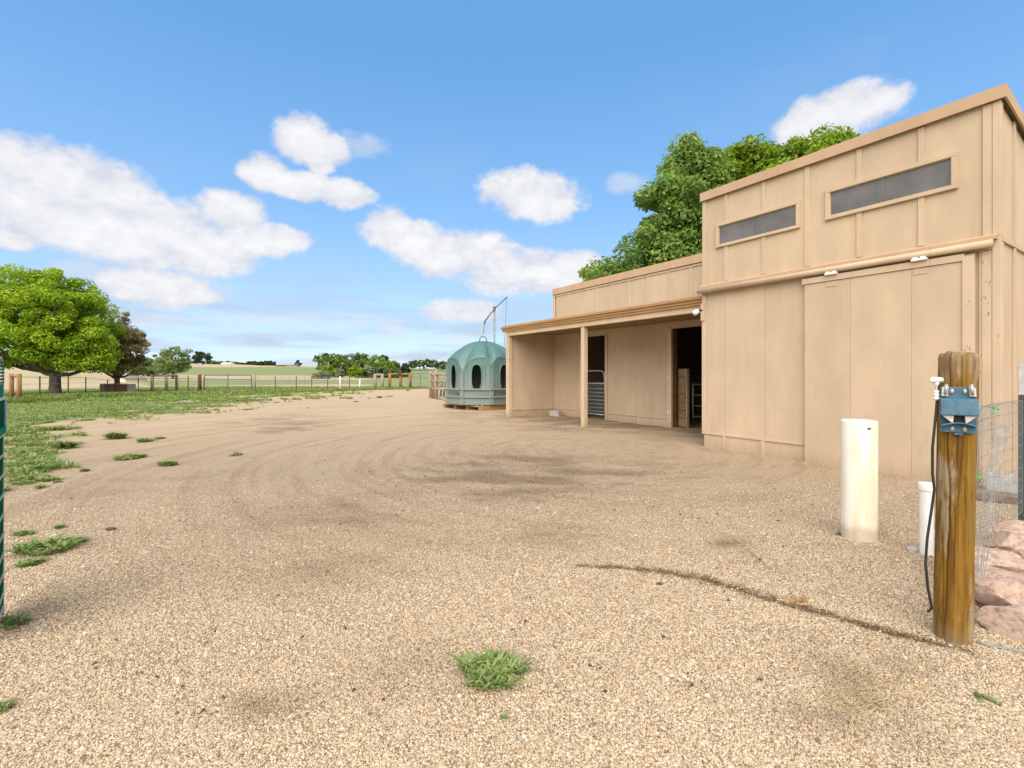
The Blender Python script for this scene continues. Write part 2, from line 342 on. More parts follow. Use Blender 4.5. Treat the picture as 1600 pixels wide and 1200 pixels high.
def glass_mat():
    m, nt, bs = new_mat('dusty_window_glass'); tc = N(nt, 'ShaderNodeTexCoord'); ob = tc.outputs['Object']
    s = N(nt, 'ShaderNodeTexNoise', inp={'Vector': VM(nt, 'MULTIPLY', ob, (9, 9, 4)).outputs[0], 'Scale': 1.6, 'Detail': 9., 'Roughness': .75})
    s2 = N(nt, 'ShaderNodeTexNoise', inp={'Vector': VM(nt, 'MULTIPLY', ob, (1.5, 1.5, 2)).outputs[0], 'Scale': 1.5, 'Detail': 3.})
    c = mixc(nt, maprange(nt, s2.outputs[0], .3, .7), (.11, .107, .108), (.16, .153, .15))
    c = mixc(nt, M_(nt, 'MULTIPLY', maprange(nt, s.outputs[0], .58, .74), .6), c, (.30, .28, .26))
    nt.links.new(c, bs.inputs['Base Color']); nt.links.new(maprange(nt, s.outputs[0], .4, .7, .12, .45), bs.inputs['Roughness']); bs.inputs['Specular IOR Level'].default_value = .5
    return m
MAT['glass'] = glass_mat()
def hut_mat():
    m, nt, bs = new_mat('faded_green_plastic'); tc = N(nt, 'ShaderNodeTexCoord'); ob = tc.outputs['Object']
    sz = N(nt, 'ShaderNodeSeparateXYZ', inp={0: ob}).outputs[2]
    n = N(nt, 'ShaderNodeTexNoise', inp={'Vector': VM(nt, 'MULTIPLY', ob, (3, 3, .7)).outputs[0], 'Scale': 1., 'Detail': 6., 'Roughness': .65})
    n2 = N(nt, 'ShaderNodeTexNoise', inp={'Vector': ob, 'Scale': 3.5, 'Detail': 6.})
    hz = M_(nt, 'ADD', sz, M_(nt, 'MULTIPLY', M_(nt, 'SUBTRACT', n.outputs[0], .5), 2.6))
    wear = M_(nt, 'MULTIPLY', maprange(nt, hz, 2.2, .6), .72)   # sun-bleached and rubbed where horses reach
    c = mixc(nt, n2.outputs[0], (.058, .145, .140), (.082, .182, .175))
    c = mixc(nt, wear, c, (.24, .265, .24))
    nt.links.new(c, bs.inputs['Base Color']); bs.inputs['Roughness'].default_value = .45; return m
MAT['hut'] = hut_mat()
MAT['gategreen'] = pmat('dark_green_sheet', [(.3, (.006, .075, .045)), (.7, (.015, .115, .07))], 4, .9, .02, spec=.0)
MAT['gateteal'] = pmat('teal_sheet', [(.3, (.02, .19, .14)), (.7, (.04, .25, .19))], 4, .9, .02, spec=.0)
MAT['gateframe'] = pmat('greyed_tube', [(.3, (.30, .31, .27)), (.7, (.46, .46, .41))], 8, .5, .05)
MAT['gaterib'] = pmat('pale_rib', [(.3, (.42, .52, .46)), (.7, (.55, .62, .56))], 8, .5)
MAT['gateblue'] = pmat('pale_blue_strip', [(.3, (.18, .28, .46)), (.7, (.28, .38, .56))], 8, .4)
MAT['hose'] = pmat('grey_green_hose', [(.3, (.18, .21, .19)), (.7, (.28, .31, .29))], 8, .5)
MAT['leafbrown'] = pmat('dry_leaf', [(.3, (.20, .10, .04)), (.7, (.36, .21, .09))], 20, .8)
MAT['tie'] = pmat('green_tie', [(.3, (.08, .32, .10)), (.7, (.22, .5, .24))], 20, .6)
def rock_mat():
    m, nt, bs = new_mat('pink_granite'); tc = N(nt, 'ShaderNodeTexCoord'); ob = tc.outputs['Object']
    n = N(nt, 'ShaderNodeTexNoise', inp={'Vector': ob, 'Scale': 4.5, 'Detail': 8., 'Roughness': .65})
    n2 = N(nt, 'ShaderNodeTexNoise', inp={'Vector': ob, 'Scale': 40., 'Detail': 5., 'Roughness': .7})
    c = ramp(nt, n.outputs[0], [(.3, (.20, .10, .085)), (.40, (.42, .25, .19)), (.52, (.60, .42, .32)), (.66, (.62, .49, .37)), (.8, (.50, .43, .37))])
    c = mixc(nt, M_(nt, 'MULTIPLY', maprange(nt, n2.outputs[0], .35, .75), .55), c, (.62, .52, .44))
    nt.links.new(c, bs.inputs['Base Color']); bs.inputs['Roughness'].default_value = .85
    b = N(nt, 'ShaderNodeBump', inp={'Height': M_(nt, 'ADD', n2.outputs[0], M_(nt, 'MULTIPLY', n.outputs[0], 2.)), 'Strength': .7, 'Distance': .02}); nt.links.new(b.outputs[0], bs.inputs['Normal'])
    return m
MAT['rock'] = rock_mat()
def leaf_mat(name, lo, mid, hi, trans=.35):
    m, nt, bs = new_mat(name); at = N(nt, 'ShaderNodeAttribute', attribute_name='tint')
    c = ramp(nt, at.outputs['Fac'], [(0, lo), (.5, mid), (1, hi)])
    nt.links.new(c, bs.inputs['Base Color']); bs.inputs['Roughness'].default_value = .5; bs.inputs['Specular IOR Level'].default_value = .3
    tr = N(nt, 'ShaderNodeBsdfTranslucent', inp={0: mixc(nt, 1., c, (1.15, 1.2, .55), 'MULTIPLY')})
    mx = N(nt, 'ShaderNodeMixShader', inp={0: trans, 1: bs.outputs[0], 2: tr.outputs[0]})
    nt.links.new(mx.outputs[0], nt.nodes['Material Output'].inputs[0]); return m
MAT['lf_maple'] = leaf_mat('maple_leaves', (.14, .23, .012), (.28, .42, .022), (.42, .55, .04))
MAT['lf_barn'] = leaf_mat('poplar_leaves', (.10, .18, .04), (.20, .31, .07), (.33, .45, .11))
MAT['lf_lime'] = leaf_mat('lime_leaves', (.12, .20, .012), (.22, .33, .02), (.32, .43, .05))
MAT['lf_red'] = leaf_mat('plum_leaves', (.17, .125, .06), (.31, .24, .10), (.42, .35, .15))
MAT['lf_willow'] = leaf_mat('willow_leaves', (.15, .22, .07), (.22, .30, .11), (.30, .38, .17))
MAT['lf_dark'] = leaf_mat('dark_leaves', (.035, .06, .025), (.06, .09, .035), (.09, .13, .05))
MAT['lf_mid'] = leaf_mat('grove_leaves', (.065, .12, .018), (.15, .24, .03), (.25, .34, .05))
MAT['lf_sage'] = leaf_mat('sage_leaves', (.17, .20, .12), (.26, .29, .18), (.36, .38, .26))
MAT['lf_far'] = leaf_mat('far_leaves', (.10, .14, .06), (.15, .195, .08), (.2, .25, .11))
MAT['weed'] = leaf_mat('weed_leaves', (.11, .175, .04), (.23, .32, .09), (.42, .46, .21), .3)
MAT['grass'] = leaf_mat('grass_blades', (.13, .19, .04), (.24, .32, .08), (.37, .43, .16), .3)

# ------------------------------------------------------------------ ground
XB_Y = [-5, 2, 5, 6.8, 8.3, 10.7, 14, 15.5, 17.5, 20, 25, 32, 41, 46, 52, 70]
XB_X = [-6.5, -4.6, -6.6, -6.6, -7.9, -10.2, -14.0, -13.5, -12.9, -15.0, -16.0, -16.5, -17.2, -14.0, -9.5, 2]
def grass_amount(x, y):
    sd = x-np.interp(y, XB_Y, XB_X)
    edge = fbm(x*.55, y*.30, 4)-.5
    patch = fbm(x*1.6+40, y*1.1+13, 4)-.5
    wide = np.interp(y, [0, 6, 12, 30, 60], [.5, .7, 1.6, 3.2, 3.5])
    na = np.interp(y, [6, 14, 22], [.6, .75, 1.]); g = .45-sd/wide*.40+(edge*1.6+patch*2.1)*na
    g = np.where(y > 50.5+edge*6, 1.0, g)
    return g
def damp_amount(x, y):
    d = np.zeros_like(x)
    for (px, py, rx, ry, a) in [(800,735,190,40,.85),(720,720,110,22,.5),(960,740,140,26,.6),(470,665,70,12,.8),(440,655,120,14,.5),(260,750,140,30,.4),(620,800,260,50,.45),
                                (860,830,110,26,.45),(520,880,160,40,.35),(620,1040,130,60,.4),(430,1100,70,30,.75),(1330,1060,60,70,.75),(1400,1030,50,35,.5),(1300,1120,90,30,.5),
                                (720,648,60,8,.6),(900,655,160,16,1.0),(1080,672,70,14,1.0),(1000,665,120,12,1.0),(1400,860,90,12,.6),(1140,848,30,8,.8),(150,770,150,30,.3)]:
        c = G(px, py); ry_ = abs(G(px, py-ry).y-G(px, py+ry).y)/2; rx_ = rx/F*c.y
        q = ((x-c.x)/rx_)**2+((y-c.y)/ry_)**2
        d = np.maximum(d, a*np.exp(-q*1.1))
    return d*np.clip(.2+2.2*(fbm(x*1.3+y*.5, y*2.6, 5)-.25), 0, 1.3)*1.05
CHAN = [G(*p) for p in [(905,882),(950,884),(1010,888),(1060,896),(1110,906),(1160,920),(1205,934),(1250,946),(1300,960),(1350,974),(1400,990),(1450,1002),(1500,1012)]]
def chan_dist(x, y):
    best = np.full(x.shape, 9.)
    for a, b in zip(CHAN[:-1], CHAN[1:]):
        dx, dy = b.x-a.x, b.y-a.y; t = np.clip(((x-a.x)*dx+(y-a.y)*dy)/(dx*dx+dy*dy), 0, 1)
        best = np.minimum(best, np.hypot(x-a.x-t*dx, y-a.y-t*dy))
    return best
def chan_mask(x, y):
    w = np.interp(x, [.5, .9, 1.2, 1.75, 2.1, 2.5], [.02, .05, .085, .065, .05, .06])
    cd = chan_dist(x+(vnoise(x*14, y*14)-.5)*.06, y+(vnoise(x*14+30, y*14)-.5)*.06)
    return np.exp(-(cd/w)**2)*(.35+1.0*fbm(x*11, y*16, 3))
def gheight(x, y):
    h = (fbm(x*.5, y*.5, 3)-.5)*.05+(fbm(x*2.5+7, y*2.5, 3)-.5)*.02
    r = np.hypot(x-2.0, (y-9.5)*.9); th = np.arctan2(x-2., y-9.5)
    ruts = (fbm(r*2.6, th*1.6+5, 2)-.5)*.05*sstep(r, 1.0, 2.5)*sstep(-r, -14, -8)
    near = sstep(y, 3.0, 4.5)
    h = h+ruts*near
    cd = chan_dist(x+(vnoise(x*9, y*9)-.5)*.05, y+(vnoise(x*9+30, y*9)-.5)*.05)
    h = h-.007*np.exp(-(cd/.04)**2)*sstep(vnoise(x*7, y*7), .25, .6)+.003*np.exp(-((cd-.09)/.05)**2)
    return h
def gz(x, y): return float(gheight(np.array([x]), np.array([y]))[0])
def axis(lo, hi, c, h0, flat, grow):
    right = [0.]
    while right[-1] < hi-c: right.append(right[-1]+h0+max(0, right[-1]-flat)*grow)
    left = [0.]
    while left[-1] > lo-c: left.append(left[-1]-h0-max(0, -left[-1]-flat)*grow)
    return np.array(left[:0:-1]+right)+c
def sheet(name, xs, ys, hf, m):
    X, Y = np.meshgrid(xs, ys); Z = hf(X, Y); nx, ny = len(xs), len(ys)
    me = bpy.data.meshes.new(name)
    me.vertices.add(nx*ny); me.vertices.foreach_set('co', np.stack([X, Y, Z], -1).astype(np.float32).ravel())
    i = np.arange(nx*ny).reshape(ny, nx); q = np.stack([i[:-1, :-1], i[:-1, 1:], i[1:, 1:], i[1:, :-1]], -1).reshape(-1, 4)
    me.loops.add(q.size); me.loops.foreach_set('vertex_index', q.astype(np.int32).ravel())
    me.polygons.add(len(q)); me.polygons.foreach_set('loop_start', np.arange(0, q.size, 4, dtype=np.int32))
    me.polygons.foreach_set('use_smooth', np.ones(len(q), dtype=bool)); me.update(calc_edges=True)
    o = link(name, me, m); o['kind'] = 'structure'; return o, X, Y
def add_attr(me, name, vals, dom='POINT'):
    a = me.attributes.new(name, 'FLOAT', dom); a.data.foreach_set('value', np.asarray(vals, dtype=np.float32).ravel())
STONES = [(0., (.15, .11, .07)), (.10, (.29, .21, .125)), (.24, (.47, .345, .215)), (.44, (.55, .415, .26)), (.62, (.59, .46, .31)), (.74, (.50, .405, .28)), (.84, (.31, .27, .225)), (.92, (.58, .48, .36)), (1., (.65, .58, .47))]
def gravel_mat():
    m, nt, bs = new_mat('pea_gravel'); geo = N(nt, 'ShaderNodeNewGeometry'); pos = geo.outputs['Position']
    jit = N(nt, 'ShaderNodeTexNoise', inp={'Vector': pos, 'Scale': 60., 'Detail': 2.})
    v1 = N(nt, 'ShaderNodeTexVoronoi', feature='F1', inp={'Vector': VM(nt, 'ADD', pos, VM(nt, 'MULTIPLY', jit.outputs['Color'], (.006, .006, .006)).outputs[0]).outputs[0], 'Scale': 112.})
    rnd = N(nt, 'ShaderNodeSeparateColor', inp={0: v1.outputs['Color']}).outputs[0]
    c = ramp(nt, rnd, STONES)
    edge = maprange(nt, v1.outputs['Distance'], .32, .62)
    c = mixc(nt, M_(nt, 'MULTIPLY', edge, .6), c, (.17, .115, .07))
    big = N(nt, 'ShaderNodeTexNoise', inp={'Vector': VM(nt, 'MULTIPLY', pos, (1, .8, 1)).outputs[0], 'Scale': .8, 'Detail': 8., 'Roughness': .65})
    med = N(nt, 'ShaderNodeTexNoise', inp={'Vector': pos, 'Scale': 7., 'Detail': 7., 'Roughness': .7})
    c = mixc(nt, M_(nt, 'MULTIPLY', maprange(nt, big.outputs[0], .45, .72), .22), c, (.30, .20, .115))
    c = mixc(nt, M_(nt, 'MULTIPLY', maprange(nt, med.outputs[0], .52, .75), .35), c, (.27, .18, .105))
    # sandy fines as the stones get too far to tell apart / drive lanes
    far = N(nt, 'ShaderNodeAttribute', attribute_name='fines').outputs['Fac']
    c = mixc(nt, M_(nt, 'MULTIPLY', far, .55), c, mixc(nt, med.outputs[0], (.54, .395, .245), (.66, .50, .32)))
    damp = N(nt, 'ShaderNodeAttribute', attribute_name='damp').outputs['Fac']
    # raked, turned-over streaks left by wheels, arcs round the middle of the yard
    rel = VM(nt, 'SUBTRACT', pos, (2.0, 9.5, 0)).outputs[0]
    sx = N(nt, 'ShaderNodeSeparateXYZ', inp={0: rel}); rr = VM(nt, 'LENGTH', rel).outputs['Value']; th = M_(nt, 'ARCTAN2', sx.outputs[0], sx.outputs[1])
    pv = N(nt, 'ShaderNodeCombineXYZ', inp={0: M_(nt, 'MULTIPLY', rr, 4.5), 1: M_(nt, 'MULTIPLY', th, 2.2), 2: 0.}).outputs[0]
    arc = N(nt, 'ShaderNodeTexNoise', inp={'Vector': pv, 'Scale': 1., 'Detail': 5., 'Roughness': .6})
    clod = N(nt, 'ShaderNodeTexNoise', inp={'Vector': pos, 'Scale': 24., 'Detail': 4., 'Roughness': .7})
    gran = M_(nt, 'ADD', M_(nt, 'MULTIPLY', M_(nt, 'SUBTRACT', rnd, .5), .35), M_(nt, 'MULTIPLY', M_(nt, 'SUBTRACT', clod.outputs[0], .5), 1.3))
    am = M_(nt, 'MULTIPLY', maprange(nt, M_(nt, 'ADD', arc.outputs[0], M_(nt, 'MULTIPLY', gran, .3)), .48, .68), .5)
    c = mixc(nt, am, c, (.25, .165, .095))
    dm = maprange(nt, M_(nt, 'ADD', damp, M_(nt, 'ADD', gran, M_(nt, 'MULTIPLY', M_(nt, 'SUBTRACT', med.outputs[0], .5), .7))), .18, .8)
    c = mixc(nt, M_(nt, 'MULTIPLY', dm, .66), c, mixc(nt, .45, mixc(nt, 1., c, (.42, .37, .32), 'MULTIPLY'), (.135, .092, .058)))
    chn = N(nt, 'ShaderNodeAttribute', attribute_name='channel').outputs['Fac']
    cn = N(nt, 'ShaderNodeTexNoise', inp={'Vector': pos, 'Scale': 55., 'Detail': 4.})
    cm = M_(nt, 'MULTIPLY', maprange(nt, M_(nt, 'ADD', chn, M_(nt, 'MULTIPLY', M_(nt, 'SUBTRACT', cn.outputs[0], .5), 1.5)), .3, .8), maprange(nt, chn, .02, .2))
    c = mixc(nt, M_(nt, 'MULTIPLY', cm, .95), c, mixc(nt, rnd, (.06, .035, .012), (.15, .095, .035)))
    gr = N(nt, 'ShaderNodeAttribute', attribute_name='grass').outputs['Fac']
    gn = N(nt, 'ShaderNodeTexNoise', inp={'Vector': pos, 'Scale': 3.2, 'Detail': 7., 'Roughness': .7})
    gm = maprange(nt, M_(nt, 'ADD', gr, M_(nt, 'MULTIPLY', M_(nt, 'SUBTRACT', gn.outputs[0], .5), 1.3)), .48, .86)
    c = mixc(nt, M_(nt, 'MULTIPLY', gm, .88), c, mixc(nt, gn.outputs[0], (.12, .165, .045), (.22, .265, .10)))
    c = N(nt, 'ShaderNodeHueSaturation', inp={'Color': c, 'Saturation': 0.97}).outputs[0]
    nt.links.new(c, bs.inputs['Base Color']); bs.inputs['Roughness'].default_value = .85; bs.inputs['Specular IOR Level'].default_value = .25
    hh = M_(nt, 'ADD', M_(nt, 'MULTIPLY', M_(nt, 'SUBTRACT', .6, v1.outputs['Distance']), .8), M_(nt, 'MULTIPLY', rnd, .35))
    b = N(nt, 'ShaderNodeBump', inp={'Height': hh, 'Strength': .8, 'Distance': .008})
    b2 = N(nt, 'ShaderNodeBump', inp={'Height': M_(nt, 'ADD', med.outputs[0], arc.outputs[0]), 'Strength': .6, 'Distance': .03, 'Normal': b.outputs[0]})
    nt.links.new(b2.outputs[0], bs.inputs['Normal']); return m
MAT['gravel'] = gravel_mat()
xs = axis(-42, 34, 0, .045, 3.5, .022); ys = axis(-4, 60, 2, .045, 4.5, .014)
def yard_h(x, y):
    h = gheight(x, y)
    e = np.minimum.reduce([x+42, 34-x, y+4, 60-y]); return h-.12*sstep(-e, -3, 0)
yard, YX, YY = sheet('gravel_yard', xs, ys, yard_h, MAT['gravel'])
add_attr(yard.data, 'grass', np.clip(grass_amount(YX, YY), 0, 1.2))
add_attr(yard.data, 'damp', np.clip(damp_amount(YX, YY), 0, 1))
add_attr(yard.data, 'channel', chan_mask(YX, YY))
add_attr(yard.data, 'fines', sstep(np.hypot(YX, YY), 6, 20))

def field_h(x, y):
    r = np.hypot(x, y)
    h = -.09+(fbm(x*.02, y*.02, 3)-.5)*np.interp(r, [40, 120, 400], [0, .5, 4])
    lr = np.interp(x/np.maximum(y, 1), [-1.2, -.7, -.55, -.42, -.36, -.28, 0, 1], [1.15, 1.05, 1., .95, .85, .75, .65, .65])
    rise = np.interp(r, [70, 130, 210, 320, 420, 900, 1500], [0, .9, 3.4, 6.8, 7.2, 4, 2])
    return h+np.where(y > 0, rise*lr, rise*.5)
def field_mat():
    m, nt, bs = new_mat('pasture_ground'); geo = N(nt, 'ShaderNodeNewGeometry'); pos = geo.outputs['Position']
    n = N(nt, 'ShaderNodeTexNoise', inp={'Vector': VM(nt, 'MULTIPLY', pos, (.35, 1, 1)).outputs[0], 'Scale': .05, 'Detail': 6., 'Roughness': .6})
    n2 = N(nt, 'ShaderNodeTexNoise', inp={'Vector': pos, 'Scale': 1.3, 'Detail': 8., 'Roughness': .7})
    dry = N(nt, 'ShaderNodeAttribute', attribute_name='dry').outputs['Fac']
    d = maprange(nt, M_(nt, 'ADD', dry, M_(nt, 'MULTIPLY', M_(nt, 'SUBTRACT', n.outputs[0], .5), .9)), .35, .65)
    g = mixc(nt, n2.outputs[0], (.165, .205, .08), (.265, .295, .14)); t = mixc(nt, n2.outputs[0], (.36, .29, .175), (.50, .42, .28))
    c = mixc(nt, d, g, t)
    nt.links.new(c, bs.inputs['Base Color']); bs.inputs['Roughness'].default_value = .95; bs.inputs['Specular IOR Level'].default_value = .1; return m
MAT['field'] = field_mat()
fx = axis(-2500, 2500, 0, 2.2, 60, .05); fy = axis(-600, 4000, 60, 2.2, 80, .05)
field, FX, FY = sheet('pasture', fx, fy, field_h, MAT['field'])
bear = FX/np.maximum(FY, 1); rr_ = np.hypot(FX, FY)
dry = np.interp(rr_, [50, 60, 66, 72, 82, 95, 110, 125, 150, 185, 240, 262, 290, 330], [0.1, .1, .9, .9, .15, .1, .9, .8, .25, .15, .3, .9, .95, .9])
left = sstep(-bear, .70, .85); dry = dry*(1-left)+left*np.interp(rr_, [55, 70, 75, 90, 100, 300], [.1, .15, .9, .95, .6, .75])
right = sstep(bear, -.36, -.25); dry = dry*(1-right)+right*np.interp(rr_, [55, 90, 110, 150, 400], [.1, .35, .3, .15, .2])
add_attr(field.data, 'dry', dry)
def fz(x, y): return float(field_h(np.array([x]), np.array([y]))[0])

# ------------------------------------------------------------------ barn
DV = Vector((.5438, -.8392, 0)); NV = Vector((.8392, .5438, 0)); L0 = Vector((4.02, 10.04, 0))
RZ = math.atan2(DV.y, DV.x)
def S(px, y=0.):           # local x along the front on the plane local y, for a photo column
    k = (px-CX)/F; b = L0+NV*y
    return (k*b.y-b.x)/(DV.x-k*DV.y)
def Zs(px, py, y=0.):      # height on the plane local y at a photo position
    q = L0+NV*y+DV*S(px, y); return CH+(HY-py)/F*q.y
barn = empty('barn', (L0.x, L0.y, 0), 'tan wooden stable block with a tall sliding-door bay and a lean-to porch', 'barn', rz=RZ)
W = S(1562); LW = S(866, 2.35); YR = 2.35
ZT = 5.22; ZTRACK = 3.28
T = .02
def bx(name, a, b, m, parent=barn, bevel=0): return box(name, a, b, MAT[m], parent, bevel)
# tall bay: backing walls
bx('wall', (.0, .03, -.2), (W-.03, .12, ZT-.05), 'siding')
side = MB(); side.prism([(W-.12, .12, -.2), (W-.12, 7, -.2), (W-.12, 7, ZT-.16*7-.05), (W-.12, .12, ZT-.08)], (.09, 0, 0)); side.build('side_wall', MAT['siding'], barn)
lw = MB(); lw.prism([(0, .12, -.2), (0, 7, -.2), (0, 7, ZT-.16*7-.05), (0, .12, ZT-.08)], (.1, 0, 0)); lw.build('side_wall', MAT['siding'], barn)
bx('back_wall', (.1, 6.9, -.2), (W-.12, 7, ZT-.16*7-.06), 'siding')
rf = MB(); rf.prism([(-.05, -.04, ZT-.03), (-.05, 7.3, ZT-.16*7.3-.03), (-.05, 7.3, ZT-.16*7.3+.04), (-.05, -.04, ZT+.04)], (W+.1, 0, 0)); rf.build('roof', MAT['roof'], barn)
# fascia at the top of the bay, front and sloping side
bx('fascia', (-.05, -.075, ZT-.11), (W+.075, -.045, ZT+.06), 'fascia')
sf = MB(); sf.prism([(W+.052, -.044, ZT-.11), (W+.052, 7.3, ZT-.16*7.3-.11), (W+.052, 7.3, ZT-.16*7.3+.06), (W+.052, -.044, ZT+.06)], (.024, 0, 0)); sf.build('fascia', MAT['fascia'], barn)
# front upper siding panels between batten centres
ub = [1101, 1135, 1194, 1262, 1343, 1440, 1553]
us = [0.0]+[S(p) for p in ub[1:-1]]+[W-.03]
for a, b in zip(us[:-1], us[1:]):
    bx('siding_panel', (a+.003, .0, ZTRACK), (b-.003, .028, ZT-.05), 'siding')
# windows
def window(pxl, pyt_l, pyb_l, pxr, fw):
    s0, s1 = S(pxl), S(pxr); z1 = Zs(pxl, pyt_l); z0 = Zs(pxl, pyb_l)
    fr = MB()
    fr.box((s0, -.05, z1-fw), (s1, -.001, z1)); fr.box((s0, -.05, z0), (s1, -.001, z0+fw*.8))
    fr.box((s0, -.048, z0+fw*.8), (s0+fw, -.001, z1-fw)); fr.box((s1-fw, -.048, z0+fw*.8), (s1, -.001, z1-fw))
    w_ = fr.build('window', MAT['trim'], barn, bevel=.004)
    st = MB(); i = .01
    st.box((s0+fw, -.03, z0+fw*.8), (s1-fw, -.002, z0+fw*.8+i)); st.box((s0+fw, -.03, z1-fw-i), (s1-fw, -.002, z1-fw))
    st.box((s0+fw, -.03, z0+fw*.8+i), (s0+fw+i, -.002, z1-fw-i)); st.box((s1-fw-i, -.03, z0+fw*.8+i), (s1-fw, -.002, z1-fw-i))
    st.build('window_stop', MAT['trim'], w_)
    mid = (s0+s1)/2
    for a, b in ((s0+fw+i, mid-.003), (mid+.003, s1-fw-i)): box('pane', (a, -.012, z0+fw*.8+i), (b, -.004, z1-fw-i), MAT['glass'], w_)
    return s0, s1, z0, z1
wa = window(1120, 351, 388, 1251, .06); wb = window(1291, 297, 345, 1498, .068)
def batten(s, z0, z1, w=.075, d=.022, y=0., m='trim', par=barn): return box('batten', (s-w/2, y-d, z0), (s+w/2, y-.0005, z1), MAT[m], par, .003)
for px in ub[1:-1]:
    s = S(px); cut = None
    for wn_ in (wa, wb):
        if wn_[0]-.02 < s < wn_[1]+.02: cut = wn_
    if cut: batten(s, ZTRACK+.09, cut[2]); batten(s, cut[3], ZT-.115)
    else: batten(s, ZTRACK+.09, ZT-.115, .09)
bx('corner_board', (-.03, -.024, ZTRACK+.0), (.07, -.001, ZT-.115), 'trim', bevel=.003)
bx('corner_board', (W-.16, -.024, ZTRACK+.05), (W-.068, -.001, ZT-.115), 'trim', bevel=.003)
bx('corner_board', (W-.064, -.03, ZTRACK+.05), (W+.02, -.001, ZT-.115), 'trim', bevel=.003)
# ledge and round door track
lg = MB(); lg.prism([(-.04, -.001, ZTRACK+.09), (-.04, -.10, ZTRACK+.045), (-.04, -.10, ZTRACK+.0), (-.04, -.001, ZTRACK+.0)], (W+.03, 0, 0)); lg.build('ledge', MAT['fascia'], barn)
tk = MB(); tk.tube([(-.06, -.12, ZTRACK-.055), (W-.04, -.12, ZTRACK-.055)], .05, 14); tk.build('door_track', MAT['trim'], barn, True)
bx('track_board', (-.03, -.03, ZTRACK-.12), (W-.03, -.001, ZTRACK-.001), 'trim')
# lower front: fixed panels left of the sliding door
SD0, SD1 = S(1260), S(1526)
ls = [0.0, S(1133), S(1195), SD0-.0]
for a, b in zip(ls[:-1], ls[1:]): bx('siding_panel', (a+.0025, .0, .28), (b-.0025, .028, ZTRACK-.12), 'siding')
for a, b in zip(ls[:-1], ls[1:]): bx('skirt_board', (a+.0025, -.004, -.1), (b-.0025, .028, .272), 'siding')
bx('skirt_trim', (-.04, -.03, .262), (SD0-.03, -.0045, .302), 'trim_worn', bevel=.003)
for p in (1133, 1193): bx('skirt_batten', (S(p)-.035, -.026, -.1), (S(p)+.035, -.0045, .26), 'trim')
bx('corner_board', (-.035, -.03, .305), (.06, -.001, ZTRACK-.13), 'trim_worn', bevel=.003)
bx('door_stop', (SD0-.02, -.034, -.05), (SD0+.02, -.001, 3.05), 'trim_peel')
bx('siding_panel', (SD0, .0, -.1), (W-.03, .028, ZTRACK-.12), 'siding')
# sliding door
dz1 = Zs(1262, 437)
door = bx('sliding_door', (SD0+.0, -.075, -.06), (SD1, -.05, dz1-.01), 'siding')
dsx = [SD0+.02, S(1333), S(1428), SD1-.12]
for a, b in zip(dsx[:-1], dsx[1:]): box('door_panel', (a+.0015, -.098, -.06), (b-.0015, -.0755, dz1-.10), MAT['siding'], door)
box('door_rail', (SD0-.02, -.118, dz1-.095), (SD1-.1, -.0755, dz1), MAT['trim'], door, .003)
box('door_stile', (SD1-.118, -.122, -.06), (SD1, -.0755, dz1-.04), MAT['trim_worn'], door, .003)
for px, py in ((1308, 426), (1446, 404)):
    s = S(px)-.03
    r = MB(); r.box((s-.09, -.165, dz1-.0), (s+.09, -.08, dz1+.03)); r.tube([(s-.045, -.16, dz1+.05), (s-.045, -.085, dz1+.05)], .032, 12); r.tube([(s+.045, -.16, dz1+.05), (s+.045, -.085, dz1+.05)], .032, 12); r.box((s-.02, -.14, dz1+.03), (s+.02, -.1, dz1+.11))
    r.build('roller', MAT['white'], door)
    h = MB(); h.tube([(s-.085, -.1, dz1-.105), (s-.08, -.101, dz1-.19), (s+.08, -.101, dz1-.19), (s+.085, -.1, dz1-.105)], .006, 6); h.box((s-.08, -.1015, dz1-.185), (s+.08, -.0985, dz1-.105)); h.build('hanger_plate', MAT['trim'], door)
# right jamb
bx('jamb_board', (SD1+.03, -.02, .0), (SD1+.07, -.001, dz1+.06), 'trim_peel')
bx('ledger', (SD1+.075, -.018, 1.62), (W-.17, -.001, 1.64), 'trim'); bx('ledger', (SD1+.075, -.018, 2.78), (W-.17, -.001, 2.795), 'trim')
bx('corner_board', (W-.165, -.03, -.1), (W-.07, -.001, ZTRACK-.13), 'trim_peel', bevel=.004)
bx('corner_board', (W-.066, -.034, -.1), (W+.02, -.001, ZTRACK+.045), 'trim_worn', bevel=.004)
# right-hand side wall: panels, battens, belt
def xz(y): return ZT-.16*y
ysd = [.0, .66, 1.32, 2.54, 3.76, 4.98, 6.9]
for a, b in zip(ysd[:-1], ysd[1:]):
    q = MB(); q.prism([(W-.03, a+.003, ZTRACK+.02), (W-.03, b-.003, ZTRACK+.02), (W-.03, b-.003, xz(b)-.12), (W-.03, a+.003, xz(a)-.12)], (.028, 0, 0)); q.build('siding_panel', MAT['siding'], barn)
    bx('siding_panel', (W-.03, a+.003, -.1), (W-.002, b-.003, ZTRACK-.02), 'siding')
for y in ysd[1:-1]:
    q = MB(); q.prism([(W-.001, y-.045, ZTRACK+.06), (W-.001, y+.045, ZTRACK+.06), (W-.001, y+.045, xz(y+.045)-.115), (W-.001, y-.045, xz(y-.045)-.115)], (.022, 0, 0)); q.build('batten', MAT['trim'], barn)
    bx('batten', (W-.001, y-.045, -.1), (W+.024, y+.045, ZTRACK-.03), 'trim', bevel=.003)
bx('belt_board', (W-.001, .0, ZTRACK-.025), (W+.03, 6.9, ZTRACK+.05), 'trim', bevel=.003)
bx('corner_board', (W+.0005, .002, -.1), (W+.022, .10, ZTRACK-.03), 'trim', bevel=.003)
bx('corner_board', (W+.0005, .002, ZTRACK+.055), (W+.022, .06, ZT-.125), 'trim', bevel=.003)

